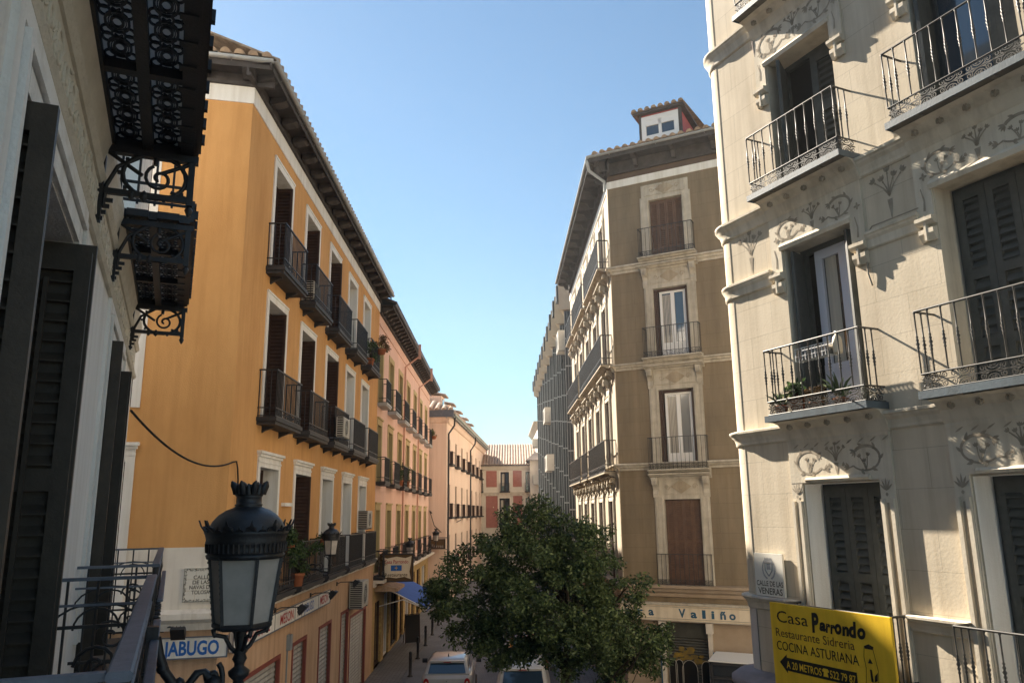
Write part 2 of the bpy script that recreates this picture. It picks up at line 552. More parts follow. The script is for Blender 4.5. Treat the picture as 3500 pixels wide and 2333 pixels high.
# ---- walls with openings
def wall(mb, x0, x1, z0, z1, holes, depth=0.3, y=0.0):
    xs = sorted(set([x0, x1] + [q for h in holes for q in h[:2] if x0 < q < x1]))
    zs = sorted(set([z0, z1] + [q for h in holes for q in h[2:4] if z0 < q < z1]))
    for i in range(len(xs) - 1):
        run = None
        for j in range(len(zs) - 1):
            cx, cz = (xs[i] + xs[i + 1]) / 2, (zs[j] + zs[j + 1]) / 2
            solid = not any(h[0] < cx < h[1] and h[2] < cz < h[3] for h in holes)
            if solid:
                if run is None: run = zs[j]
            if (not solid or j == len(zs) - 2) and run is not None:
                top = zs[j + 1] if solid else zs[j]
                mb.quad((xs[i], y, run), (xs[i + 1], y, run), (xs[i + 1], y, top), (xs[i], y, top))
                run = None
    return mb

def reveals(mb, holes, depth, y=0.0):
    for a, b, c, d in [h[:4] for h in holes]:
        mb.quad((a, y, c), (a, y + depth, c), (a, y + depth, d), (a, y, d))
        mb.quad((b, y, c), (b, y, d), (b, y + depth, d), (b, y + depth, c))
        mb.quad((a, y, d), (a, y + depth, d), (b, y + depth, d), (b, y, d))
        mb.quad((a, y, c), (b, y, c), (b, y + depth, c), (a, y + depth, c))
    return mb

def frame_rect(mb, x0, x1, z0, z1, y0, y1, t, bottom=True):
    mb.box(x0, x0 + t, y0, y1, z0, z1)
    mb.box(x1 - t, x1, y0, y1, z0, z1)
    mb.box(x0 + t, x1 - t, y0, y1, z1 - t, z1)
    if bottom: mb.box(x0 + t, x1 - t, y0, y1, z0, z0 + t)

def shutter_leaf(mb, x0, x1, z0, z1, y, stile=0.06, pitch=0.06, mids=(0.45,), t=0.04, bar=False, solid_low=0.0, depth=0.03, fill=0.75):
    """louvred leaf lying in the x-z plane at y (front face)"""
    mb.box(x0, x0 + stile, y, y + t, z0, z1)
    mb.box(x1 - stile, x1, y, y + t, z0, z1)
    zz = [z0] + [z0 + (z1 - z0) * q for q in mids] + [z1]
    for q in zz:
        a = min(max(q - stile * 0.7, z0), z1 - stile * 1.4)
        mb.box(x0 + stile, x1 - stile, y, y + t, a, a + stile * 1.4)
    mb.quad((x0 + stile, y + t * 0.95, z0), (x1 - stile, y + t * 0.95, z0), (x1 - stile, y + t * 0.95, z1), (x0 + stile, y + t * 0.95, z1))
    for i in range(len(zz) - 1):
        a, b = zz[i] + stile * 0.9, zz[i + 1] - stile * 0.9
        if i == 0 and solid_low:
            mb.box(x0 + stile, x1 - stile, y + 0.01, y + t * 0.9, a, b)
            continue
        n = max(1, int((b - a) / pitch))
        for k in range(n):
            mb.slat(x0 + stile, x1 - stile, y + 0.003, a + k * (b - a) / n, depth, (b - a) / n * fill)
    if bar:
        mb.box((x0 + x1) / 2 - 0.012, (x0 + x1) / 2 + 0.012, y - 0.012, y + 0.01, z0 + stile * 2, z1 - stile * 2)

def turned(x, y, ang):
    """transform that turns a leaf about a vertical hinge at (x,y)"""
    return Matrix.Translation((x, y, 0)) @ Matrix.Rotation(ang, 4, 'Z')

def tile_roof(mb, x0, x1, y0, z0, y1, z1, pitch=0.24, r=0.085, seg=4, step=0.0, taper0=0.0, taper1=0.0):
    """barrel tiles running from eave (y0,z0) to ridge (y1,z1); tapers shorten the ridge for hips"""
    n = max(2, int(abs(x1 - x0) / pitch))
    L = sqrt((y1 - y0) ** 2 + (z1 - z0) ** 2)
    ny, nz = -(z1 - z0) / L, (y1 - y0) / L
    if nz < 0: ny, nz = -ny, -nz
    mb.quad((x0, y0, z0), (x1, y0, z0), (x1 - taper1, y1, z1), (x0 + taper0, y1, z1))
    for i in range(n):
        xc = x0 + (i + 0.5) * (x1 - x0) / n
        f = 1.0
        if taper0 and xc < x0 + taper0: f = max(0.05, (xc - x0) / taper0)
        if taper1 and xc > x1 - taper1: f = max(0.05, (x1 - xc) / taper1)
        k = max(1, int(L * f / step)) if step else 1
        for q in range(k):
            ta, tb = f * q / k, f * (q + 1) / k + (0.03 / L if step else 0)
            vs = []
            for t, ro in ((ta, 1.0), (tb, 0.82 if step else 1.0)):
                yy, zz = y0 + (y1 - y0) * t, z0 + (z1 - z0) * t
                lift = 0.025 if (step and ro == 1.0) else 0.0
                for s_ in range(seg + 1):
                    a = pi * s_ / seg
                    h = r * ro * sin(a) + lift
                    vs.append((xc + r * ro * cos(a), yy + ny * h, zz + nz * h))
            m_ = seg + 1
            mb.add(vs, [(j, j + 1, m_ + j + 1, m_ + j) for j in range(seg)] + [tuple(range(m_ - 1, -1, -1))], False)

# ---- balconies
def iron_railing(mb, x0, x1, d, z0, z1, pitch=0.11, bar=0.008, panel=0.0, y0=0.0, rail=0.018, side=True, mid=False):
    """three-sided railing of square bars standing d out from the wall"""
    yf = y0 - d
    def run(pts):
        for a, b in zip(pts[:-1], pts[1:]):
            L = sqrt((a[0] - b[0]) ** 2 + (a[1] - b[1]) ** 2)
            n = max(1, int(round(L / pitch)))
            for i in range(n + 1):
                t = i / n
                x, y = a[0] + (b[0] - a[0]) * t, a[1] + (b[1] - a[1]) * t
                mb.box(x - bar, x + bar, y - bar, y + bar, z0, z1)
    pts = [(x0, y0 - 0.02), (x0, yf), (x1, yf), (x1, y0 - 0.02)] if side else [(x0, yf), (x1, yf)]
    run(pts)
    lv = [(z1, rail), (z0 + 0.03, rail * 0.7)]
    if panel: lv.append((z0 + panel, rail * 0.7))
    if mid: lv.append((z1 - 0.12, rail * 0.6))
    for z, r in lv:
        mb.box(x0 - r, x1 + r, yf - r, yf + r, z - r * 0.8, z + r * 0.8)
        if side:
            mb.box(x0 - r, x0 + r, yf + r, y0, z - r * 0.8, z + r * 0.8)
            mb.box(x1 - r, x1 + r, yf + r, y0, z - r * 0.8, z + r * 0.8)
    if panel:
        n = max(2, int((x1 - x0) / (panel * 0.9)))
        for i in range(n):
            cx = x0 + (i + 0.5) * (x1 - x0) / n
            mb.ring(cx, z0 + panel * 0.53, panel * 0.36, yf, 0.007, 10, 3)
            mb.ring(cx, z0 + panel * 0.53, panel * 0.16, yf, 0.007, 6, 3)

def slab(mb, x0, x1, d, z0, z1, y0=0.0):
    mb.box(x0 - 0.03, x1 + 0.03, y0 - d - 0.03, y0, z0 + (z1 - z0) * 0.45, z1)
    mb.box(x0, x1, y0 - d, y0, z0, z0 + (z1 - z0) * 0.45)

def leaf_cloud(mb, centres, n, size, rng, up=0.3, sag=0.0):
    """many small pointed leaves round the given (x,y,z,rx,ry,rz) blobs"""
    tot = sum((c[3] * c[4] * c[5]) ** 0.667 for c in centres)
    for c in centres:
        k = int(n * (c[3] * c[4] * c[5]) ** 0.667 / tot)
        for _ in range(k):
            while True:
                a, b, d = rng.uniform(-1, 1), rng.uniform(-1, 1), rng.uniform(-1, 1)
                q = a * a + b * b + d * d
                if q < 1: break
            f = (0.45 + 0.55 * rng.random()) / max(q ** 0.5, 0.05) * (q ** 0.25)
            px, py, pz = c[0] + a * f * c[3], c[1] + b * f * c[4], c[2] + d * f * c[5]
            s_ = size * rng.uniform(0.6, 1.3)
            u = Vector((rng.gauss(0, 1), rng.gauss(0, 1), rng.gauss(-0.35, 0.7))).normalized()
            w = u.cross(Vector((rng.gauss(0, 1), rng.gauss(0, 1), rng.gauss(0, 1)))).normalized()
            p0 = Vector((px, py, pz))
            mb.add([p0, p0 + u * s_ * 0.5 + w * s_ * 0.22, p0 + u * s_, p0 + u * s_ * 0.5 - w * s_ * 0.22], [(0, 1, 2, 3)])
            mb.tone.append(min(1, max(0, rng.gauss(0.38, 0.25))))

# ------------------------------------------------------------------ frames
F_OWN = Fr(-0.597, -0.257, -23.26)          # the building the viewer leans out of
F_OS = Fr(-5.4277, 14.998, -0.87)           # ochre building, street side
F_OF = Fr(-5.4277, 14.998, 76.7)            # ochre building, front
F_SS = Fr(-4.62, 61.0, 2.7)                 # salmon building, street side
F_SF = Fr(-4.62 - 0.207, 61.0 - 4.395, 92.7)
F_RD = Fr(0, 85.0, 90)
F_DK = Fr(3.80, 38.5, 179)
F_TF = Fr(3.2909, 24.5, 117.6)
F_TL = Fr(3.2909, 24.5, 178.9)
F_RT = Fr(2.9496, 11.2, 154.75)
G0 = world_fr()

# ------------------------------------------------------------------ ground
m = MB()
m.quad((-900, -900, 0), (900, -900, 0), (900, 1500, 0), (-900, 1500, 0))
g = m.build('ground', 'setts'); tag(g, 'grey granite sett paving of the street', 'ground', kind='structure')
m = MB()
m.box(-6.2, -4.35, 12, 58, -0.05, 0.03)
g = m.build('pavement', 'flags'); tag(g, 'pale flagstone footway along the foot of the ochre and pink buildings', 'pavement', kind='structure')
m = MB()
m.box(2.3, 3.4, 24, 70, -0.05, 0.11)
g = m.build('kerb_pavement', 'flags'); tag(g, 'raised footway along the foot of the brown building', 'pavement', kind='structure')

# ================================================================== OCHRE BUILDING
OB = empty('ochre_building', F_OS, 'ochre plastered corner building with white window surrounds and iron balconies', 'building')
WX = [1.70, 4.65, 7.63, 10.62, 13.56]        # left edge of each surround
WW = 1.70
ROWS = [(4.42, 7.45), (8.15, 11.04), (11.58, 14.28)]   # floor and top of the surround
s_holes, holes_all = [], []
for (z0, z1) in ROWS:
    for x in WX:
        s_holes.append((x + 0.16, x + WW - 0.16, z0, z1 - 0.20 - (0.12 if z0 < 5 else 0)))
f_holes = []
for (z0, z1) in ROWS:
    for x in (-3.32, -6.3, -9.3):
        f_holes.append((x + 0.16, x + 1.65 - 0.16, z0, z1 - 0.20 - (0.12 if z0 < 5 else 0)))
shop = [(1.55, 4.2, 0.25, 2.92), (5.35, 6.7, 0.03, 2.98), (8.2, 9.75, 0.03, 2.98), (11.25, 12.45, 0.03, 3.0), (12.8, 15.9, 0.03, 2.7)]
m = MB()
wall(m, 0, 17.5, 4.25, 15.25, s_holes)
m.build('wall', 'ochre', OB)
m = MB()
wall(m, -13, 0, 5.55, 15.25, f_holes)
wo = m.build('front_wall', 'ochre', OB, F_OF)
m = MB()
wall(m, -13, 0, 4.25, 5.55, f_holes)
m.build('white_plinth', 'white_base', OB, F_OF)
m = MB()
wall(m, 0, 17.5, -0.1, 4.25, shop)
reveals(m, shop, 0.25)
m.build('shop_wall', 'ochre_low', OB)
m = MB()
wall(m, -13, 0, -0.1, 4.25, [(-3.6, -1.6, 0.03, 2.9)])
m.build('shop_wall', 'ochre_low', OB, F_OF)
m = MB()                                      # back volume, keeps the sun out
m.box(0.02, 17.45, 0.5, 14, 0, 15.2)
m.build('core', 'dark', OB)
# mouldings
m = MB()
m.box(-0.02, 17.5, -0.025, 0.0, 14.62, 15.08)
m.build('frieze', 'white_trim', OB)
m = MB()
m.box(-13, 0.024, -0.025, 0.0, 14.62, 15.08)
m.build('frieze', 'white_trim', OB, F_OF)
m = MB()
PL = [(0.0, 4.16), (-0.06, 4.16), (-0.09, 4.24), (-0.09, 4.29), (-0.16, 4.33), (-0.16, 4.40), (0.0, 4.42)]
m.extrude_x([(y, z) for y, z in PL], 0.0, 17.5)
m.build('string_course', 'white_base', OB)
m = MB()
m.extrude_x([(0, 4.10), (-0.07, 4.10), (-0.10, 4.22), (-0.20, 4.30), (-0.20, 4.40), (-0.05, 4.46), (0, 4.46)], -13, 0.10)
m.build('string_course', 'white_base', OB, F_OF)

def eave(fr, parent, x0, x1, zt, off, nb, wood, first=0.35, gut='zinc', bw=0.26, bh=0.24, gz=0.0, pipe_r=0.07):
    """fascia, soffit boards, brackets and gutter of an overhanging eave"""
    m = MB()
    m.box(x0, x1, -off, 0.35, zt, zt + 0.035)
    m.box(x0, x1, -0.05, 0.0, zt - bh - 0.10, zt)
    m.box(x0, x1, -0.09, -0.05, zt - bh - 0.10, zt - bh - 0.03)
    m.box(x0, x1, -off - 0.025, -off, zt - 0.09, zt + 0.06)
    m.build('soffit', wood, parent, fr)
    for i in range(nb):
        m = MB()
        x = x0 + first + i * (x1 - x0 - 2 * first) / max(1, nb - 1)
        pr = [(-0.09, zt), (-off + 0.03, zt), (-off + 0.03, zt - 0.09), (-off + 0.10, zt - 0.13), (-off * 0.55, zt - 0.15), (-off * 0.40, zt - bh), (-0.09, zt - bh)]
        m.extrude_x(pr, x - bw / 2, x + bw / 2)
        m.build('eave_bracket', wood, parent, fr)
    m = MB()
    pr = []
    for k in range(9):
        a = pi + pi * k / 8
        pr.append((-off - pipe_r - 0.02 + pipe_r * cos(a), zt + 0.09 + pipe_r * sin(a)))
    pr += [(q[0] * 1.0 + 0, q[1] + 0.012) for q in reversed(pr[1:-1])]
    m.extrude_x(pr, x0, x1)
    n = int((x1 - x0) / 1.5)
    for i in range(n):
        x = x0 + (i + 0.5) * (x1 - x0) / n
        m.box(x - 0.012, x + 0.012, -off - 2 * pipe_r - 0.03, -off, zt + 0.02, zt + 0.035)
    m.build('gutter', gut, parent, fr)

eave(F_OS, OB, -0.50, 17.55, 15.27, 0.47, 19, 'wood_eave', 0.55, bh=0.17)
eave(F_OF, OB, -13, 0.42, 15.262, 0.47, 14, 'wood_eave', 0.5, bh=0.17)
m = MB()
tile_roof(m, -0.45, 17.5, -0.58, 15.38, 4.0, 17.4, 0.27, 0.105, 4, 0)
m.build('roof', 'tile', OB)
m = MB()
tile_roof(m, -13, 0.42, -0.58, 15.38, 2.6, 16.9, 0.27, 0.105, 6, 0.42)
m.build('roof', 'tile', OB, F_OF)

def ochre_window(fr, x, w, z0, z1, cornice, state, name='window'):
    xi0, xi1, zt = x + 0.16, x + w - 0.16, z1 - 0.20 - (0.12 if cornice else 0)
    # frame set deep in the reveal
    m = MB()
    frame_rect(m, xi0, xi1, z0, zt, 0.32, 0.40, 0.06)
    m.box((xi0 + xi1) / 2 - 0.05, (xi0 + xi1) / 2 + 0.05, 0.32, 0.40, z0 + 0.06, zt - 0.06)
    wf = m.build(name, 'wood_brown', OB, fr)
    m = MB()
    m.quad((xi0, 0.37, z0), (xi1, 0.37, z0), (xi1, 0.37, zt), (xi0, 0.37, zt))
    m.build('pane', 'glass', wf, fr)
    m = MB(); reveals(m, [(xi0, xi1, z0, zt)], 0.42); m.build('reveal', 'white_trim', wf, fr)
    m = MB()                                   # white surround
    m.box(x, xi0, -0.03, 0.0, z0 - 0.02, z1)
    m.box(xi1, x + w, -0.03, 0.0, z0 - 0.02, z1)
    m.box(xi0, xi1, -0.03, 0.0, zt, z1)
    if cornice:
        m.box(x - 0.03, x + w + 0.03, -0.07, 0.0, z1 - 0.10, z1 - 0.04)
        m.box(x - 0.06, x + w + 0.06, -0.11, 0.0, z1 - 0.04, z1 + 0.02)
        m.box(x - 0.01, x + w + 0.01, -0.045, -0.03, z1 - 0.22, z1 - 0.18)
    else:
        m.box(x - 0.01, x + w + 0.01, -0.045, -0.03, z1 - 0.05, z1)
    m.build('surround', 'white_trim', wf, fr)
    def leaf(hx, ang, wl, y=0.04):
        m = MB()
        m.T = turned(hx, y, ang)
        shutter_leaf(m, 0, wl, z0 + 0.03, zt - 0.02, -0.02, 0.06, 0.085, (0.42,), 0.045)
        m.build('shutter', 'wood_brown', wf, fr)
    wl = (xi1 - xi0) / 2
    if state == 'open':          # far leaf stands out from the jamb, near leaf folded in
        leaf(xi0 + 0.06, radians(-89), 0.42, 0.41)
        leaf(xi1 - 0.05, radians(-91), 0.50, 0.41)
    elif state == 'ajar':
        leaf(xi0 + 0.02, radians(6), wl, 0.26)
        leaf(xi1 - 0.05, radians(-93), 0.46, 0.41)
    elif state == 'in':
        leaf(xi0 + 0.05, radians(80), 0.32, 0.02)
    elif state == 'half':
        leaf(xi0 + 0.02, radians(4), wl * 0.62, 0.20)
        leaf(xi0 + 0.05, radians(82), 0.3, 0.02)
    elif state == 'closed':
        leaf(xi0 + 0.02, 0.0, wl - 0.02, 0.12)
        leaf(xi1 - 0.02, pi, wl - 0.02, 0.16)
    return wf

ST = {0: ['half', 'open', 'in', 'in', 'in'], 1: ['ajar', 'ajar', 'open', 'in', 'in'], 2: ['ajar', 'ajar', 'open', 'in', 'half']}
for r, (z0, z1) in enumerate(ROWS):
    for i, x in enumerate(WX):
        ochre_window(F_OS, x, WW, z0, z1, r == 0, ST[r][i])
    for x in (-3.32, -6.3):
        ochre_window(F_OF, x, 1.65, z0, z1, r == 0, 'closed')
    for i, x in enumerate(WX):
        zs = (4.40, 8.10, 11.46)[r]
        wd = (0.34, 0.22, 0.17)[r]
        m = MB()
        slab(m, x - wd, x + WW + wd, 0.40, zs - (0.10 if r else 0.06), zs + 0.06)
        for q in (0.2, WW - 0.2):
            m.extrude_x([(0, zs - 0.06), (-0.30, zs - 0.06), (-0.26, zs - 0.12), (-0.06, zs - 0.20), (0, zs - 0.24)], x + q - 0.04, x + q + 0.04)
        b = m.build('balcony', 'iron_soft', OB)
        m = MB()
        iron_railing(m, x - wd + 0.03, x + WW + wd - 0.03, 0.38, zs + 0.06, zs + 1.08, 0.105, 0.0085, 0.20)
        m.build('railing', 'iron', b)

# ground-floor roller shutters with red-brown frames
for k, (a, b, c, d) in enumerate(shop):
    m = MB()
    frame_rect(m, a - 0.05, b + 0.05, c, d + 0.05, -0.02, 0.06, 0.09, False)
    fo = m.build('shop_front', 'red_frame', OB)
    m = MB()
    n = int((d - c) / 0.11)
    for i in range(n):
        z = c + i * (d - c) / n
        h = (d - c) / n
        m.add([(a + 0.04, 0.10, z), (b - 0.04, 0.10, z), (b - 0.04, 0.075, z + h * 0.5), (a + 0.04, 0.075, z + h * 0.5), (b - 0.04, 0.10, z + h), (a + 0.04, 0.10, z + h)], [(0, 1, 2, 3), (3, 2, 4, 5)])
    m.build('roller_shutter', 'roller', fo)
m = MB()
m.box(4.75, 4.95, -0.10, 0.0, 2.95, 3.30)
m.box(4.80, 4.84, -0.03, 0.0, 0.4, 2.95)
m.build('meter_box', 'clad_grey', OB)
m = MB()
m.box(3.70, 4.35, -0.10, 0.0, 6.32, 6.40)
m.build('shelf', 'white_trim', OB)
# chimney pipe
m = MB()
m.lathe([(0.09, 15.6), (0.09, 16.6), (0.16, 16.62), (0.16, 16.78), (0.02, 16.9)], 15.4, 0.55, 10)
m.build('flue', 'iron_grey', OB)

# signs on the ochre building
SB = MB()
SB.box(0.55, 9.0, -0.10, -0.03, 3.60, 3.95)
SB = SB.build('shop_sign', 'sign_white', None, F_OS, (0.55, 0, 3.6)); tag(SB, 'long white shop sign band with RESTAURANTE and MESON in red capitals', 'sign')
m = MB(); frame_rect(m, 0.53, 9.02, 3.58, 3.97, -0.115, -0.10, 0.025); m.build('frame', 'iron_grey', SB, F_OS)
for tx, x, w, ink in (('RESTAURANTE', 0.9, 2.05, 'ink_red'), ('MESON', 3.75, 1.15, 'ink_red'), ('JABUGO', 5.95, 1.05, 'ink_blue'), ('MESON', 7.75, 1.0, 'ink_red')):
    text(tx, x, 3.66, 0.23, ink, SB, F_OS, -0.104, w, bold=0.012)
m = MB()
for x in (5.30, 5.42):                         # knife and fork
    m.box(x - 0.012, x + 0.012, -0.106, -0.103, 3.66, 3.80)
m.box(5.275, 5.325, -0.106, -0.103, 3.80, 3.89)
for q in (-0.03, 0, 0.03): m.box(5.42 + q - 0.006, 5.42 + q + 0.006, -0.106, -0.103, 3.80, 3.89)
m.build('cutlery_symbol', 'ink_navy', SB, F_OS)
m = MB()
for x in (3.32, 5.05, 5.72, 7.55): m.box(x - 0.012, x + 0.012, -0.106, -0.10, 3.60, 3.95)
m.build('divider', 'iron_grey', SB, F_OS)

m = MB(); m.box(-2.2, 0.17, -0.10, -0.03, 3.64, 3.98)
JS = m.build('shop_sign', 'sign_white', None, F_OF, (-1, 0, 3.64)); tag(JS, 'short white sign with large blue capitals on the front of the ochre building', 'sign')
text('JABUGO', -0.90, 3.69, 0.24, 'ink_blue', JS, F_OF, -0.104, 0.94, bold=0.03)
m = MB(); frame_rect(m, -2.22, 0.19, 3.62, 4.0, -0.115, -0.10, 0.022); m.build('frame', 'iron_grey', JS, F_OF)

m = MB(); m.box(-0.66, -0.04, -0.03, -0.001, 4.58, 5.18)
TS = m.build('street_sign', 'ink_tile', None, F_OF, (-0.35, 0, 4.58)); tag(TS, 'tiled street name plaque reading CALLE DE LAS NAVAS DE TOLOSA with a leafy border', 'street sign')
for i, (t, w) in enumerate((('CALLE', 0.27), ('DE LAS', 0.29), ('NAVAS DE', 0.39), ('TOLOSA', 0.31))):
    text(t, -0.355, 4.985 - i * 0.088, 0.068, 'ink_sepia', TS, F_OF, -0.033, w, 'CENTER', bold=0.012)
m = MB()
rr = random.Random(3)
def bord(x0, z0, x1, z1):
    L = sqrt((x1 - x0) ** 2 + (z1 - z0) ** 2)
    n = int(L / 0.045)
    for i in range(n):
        t = (i + 0.5) / n
        cx, cz = x0 + (x1 - x0) * t, z0 + (z1 - z0) * t
        a = rr.uniform(0, 2 * pi)
        m.spiral(cx, cz, 0.024, a, rr.choice((-0.7, 0.7)), -0.034, 0.005, 1, 0.3, 10, 3)
bord(-0.64, 4.61, -0.06, 4.61); bord(-0.64, 5.15, -0.06, 5.15); bord(-0.63, 4.63, -0.63, 5.13); bord(-0.07, 4.63, -0.07, 5.13)
frame_rect(m, -0.655, -0.045, 4.585, 5.175, -0.034, -0.031, 0.006)
m.build('border', 'ink_sepia', TS, F_OF)
m = MB()
for z in (4.78, 4.98): m.box(-0.655, -0.045, -0.0315, -0.03, z - 0.002, z + 0.002)
for x in (-0.45, -0.25): m.box(x - 0.002, x + 0.002, -0.0315, -0.03, 4.58, 5.18)
m.build('tile_joint', 'joint', TS, F_OF)

# floodlights on arms
def floodlight(fr, x, z, out, label):
    t = empty('floodlight', fr, label, 'floodlight', 'floodlights over the shop signs', (x, 0, z))
    m = MB()
    m.tube([(x - 0.35, -0.02, z + 0.02), (x - 0.2, -0.10, z + 0.06), (x, -out, z + 0.05)], 0.014, 5)
    m.box(x - 0.39, x - 0.31, -0.03, 0.0, z - 0.04, z + 0.08)
    m.build('arm', 'iron', t, fr)
    m = MB()
    m.T = Matrix.Translation((x, -out, z)) @ Matrix.Rotation(radians(-48), 4, 'X')
    m.extrude_x([(-0.13, -0.05), (0.13, -0.05), (0.10, 0.04), (0.03, 0.07), (-0.03, 0.07), (-0.10, 0.04)], -0.12, 0.12)
    for k in range(4): m.box(-0.10 + k * 0.06, -0.09 + k * 0.06, -0.06, 0.06, 0.06, 0.10)
    m.build('lamp_head', 'black_plastic', t, fr)
floodlight(F_OS, 3.95, 3.98, 0.55, 'black floodlight on an arm above the nearer red word, by the lantern')
floodlight(F_OS, 7.30, 3.98, 0.55, 'black floodlight on an arm above the blue word of the sign band')
floodlight(F_OS, 10.75, 3.98, 0.55, 'black floodlight on an arm beside the wall air conditioner')
floodlight(F_OF, -0.62, 4.12, 0.45, 'black floodlight above the short white sign with blue capitals')

# air conditioners
def air_con(fr, x, y, z, w, h, d, label, face='front', side_grille=True):
    t = empty('air_conditioner', fr, label, 'air conditioner', 'air conditioning units on the facades', (x, y, z))
    m = MB()
    m.cbox(x, x + w, y - d, y, z, z + h, 0.02)
    m.build('casing', 'ac_white', t, fr)
    m = MB()
    cx, cz = x + w * 0.42, z + h / 2
    r = min(h, w) * 0.38
    m.prism([(cx + r * cos(2 * pi * k / 20), cz + r * sin(2 * pi * k / 20)) for k in range(20)], y - d - 0.006, y - d + 0.01)
    m.build('fan_opening', 'dark', t, fr)
    m = MB()
    for k in (0.3, 0.6, 0.9): m.ring(cx, cz, r * k, y - d - 0.010, 0.005, 16, 3)
    m.ring(cx, cz, r * 1.02, y - d - 0.008, 0.012, 20, 4)
    for k in range(4):
        a = pi * k / 4
        m.tube([(cx - r * cos(a), y - d - 0.012, cz - r * sin(a)), (cx + r * cos(a), y - d - 0.012, cz + r * sin(a))], 0.005, 3)
    m.build('fan_grille', 'ac_white', t, fr)
    m = MB()
    n = max(4, int(h / 0.06))
    for k in range(n):
        zz = z + h * (k + 0.5) / n
        m.box(x - 0.004, x + 0.01, y - d + 0.03, y - 0.03, zz - h / n * 0.28, zz + h / n * 0.28)
    m.build('side_grille', 'dark', t, fr)
    for q in (0.12, 0.88):
        m = MB()
        m.box(x + w * q - 0.02, x + w * q + 0.02, y - d, 0.0, z - 0.04, z)
        m.build('bracket', 'iron_grey', t, fr)
    return t
air_con(F_OS, 4.62, -0.03, 11.62, 0.75, 0.50, 0.30, 'white air conditioner inside the second top-floor balcony of the ochre building')
air_con(F_OS, 7.42, -0.44, 8.30, 0.9, 0.58, 0.22, 'white air conditioner hung on the third middle-floor balcony of the ochre building')
air_con(F_OS, 13.6, -0.02, 5.62, 1.0, 0.62, 0.36, 'pale air conditioner above the last lower balcony of the ochre building')
air_con(F_OS, 12.3, -0.05, 3.05, 1.15, 0.85, 0.45, 'large grey air conditioner on the wall beside the hanging restaurant sign')

# ================================================================== PINK BUILDING
PB = empty('pink_building', Fr(*(F_OS.M @ Vector((17.5, 0, 0))).xy, -0.87), 'pink terrace building with olive window surrounds and a deep dark eave', 'building')
PX = [17.15 + 3.43 * i for i in range(7)]
PR = [(3.75, 6.53), (7.42, 10.05), (10.72, 13.35)]
ph = [(x + 0.22, x + 1.50, a, b - 0.25) for (a, b) in PR for x in PX]
ph = [(max(q[0], 17.62), q[1], q[2], q[3]) for q in ph]
m = MB(); wall(m, 17.5, 41.3, 3.25, 15.0, ph); m.build('wall', 'pink', PB, F_OS)
m = MB(); m.box(17.6, 41.2, 0.45, 13, 0, 14.9); m.build('core', 'dark', PB, F_OS)
m = MB()
m.quad((41.3, 0, 0), (41.3, 12, 0), (41.3, 12, 15), (41.3, 0, 15))
m.quad((17.5, 0, 14), (17.5, 12, 14), (17.5, 12, 15), (17.5, 0, 15))
m.build('end_wall', 'pink', PB, F_OS)
m = MB()
m.box(17.5, 41.35, -0.05, 0, 14.05, 14.13)
m.build('moulding', 'pink', PB, F_OS)
m = MB()
m.box(17.5, 41.3, -0.45, 0.0, 3.40, 3.52)
m.box(17.5, 41.3, -0.10, 0.0, 3.25, 3.40)
m.build('ledge', 'cream', PB, F_OS)
eave(F_OS, PB, 17.5, 41.9, 14.90, 0.56, 34, 'wood_eave', 0.3, 'iron_grey')
m = MB(); tile_roof(m, 17.5, 41.9, -0.69, 15.0, 5, 17.4, 0.34, 0.13, 3); m.build('roof', 'tile_dark', PB, F_OS)
for r, (a, b) in enumerate(PR):
    for i, x in enumerate(PX):
        xa = max(x + 0.22, 17.62)
        m = MB()
        frame_rect(m, xa, x + 1.50, a, b - 0.25, 0.16, 0.22, 0.06)
        m.box((xa + x + 1.5) / 2 - 0.03, (xa + x + 1.5) / 2 + 0.03, 0.16, 0.22, a, b - 0.3)
        wf = m.build('window', 'wood_brown', PB, F_OS)
        m = MB(); m.quad((xa, 0.20, a), (x + 1.5, 0.20, a), (x + 1.5, 0.20, b - 0.25), (xa, 0.20, b - 0.25)); m.build('pane', 'glass', wf, F_OS)
        m = MB(); reveals(m, [(xa, x + 1.5, a, b - 0.25)], 0.25); m.build('reveal', 'olive_trim', wf, F_OS)
        m = MB()
        x0s = max(x, 17.52)
        m.box(x0s, xa, -0.03, 0, a, b); m.box(x + 1.5, x + 1.72, -0.03, 0, a, b); m.box(xa, x + 1.5, -0.03, 0, b - 0.25, b)
        if r < 2:
            m.box(x0s, x + 1.77, -0.08, 0.0, b, b + 0.07)
        m.build('surround', 'olive_trim', wf, F_OS)
        if (i + r) % 3 == 0:
            m = MB(); m.T = turned(xa + 0.02, 0.05, radians(8)); shutter_leaf(m, 0, 0.6, a, b - 0.26, 0, 0.06, 0.12, (0.45,), 0.04); m.build('shutter', 'olive_trim', wf, F_OS)
        zs = (3.62, 7.38, 10.66)[r]
        x0b = x - 0.05
        if i == 0: x0b = 17.55
        m = MB(); slab(m, x0b, x + 1.80, 0.38, zs - 0.10, zs + 0.05); bl = m.build('balcony', 'zinc' if r == 2 else 'iron_soft', PB, F_OS)
        m = MB(); iron_railing(m, x0b + 0.03, x + 1.77, 0.36, zs + 0.05, zs + 1.05, 0.15, 0.011, 0.18); m.build('railing', 'iron', bl, F_OS)
for x in (25.9, 33.0):
    m = MB()
    m.tube([(x, -0.85, 14.95), (x, -0.85, 14.35), (x + 0.1, -0.1, 13.8), (x + 0.1, -0.08, 4.0)], 0.055, 6)
    m.box(x - 0.05, x + 0.05, -0.93, -0.80, 14.2, 15.0)
    m.build('downpipe', 'pipe_pink', PB, F_OS)
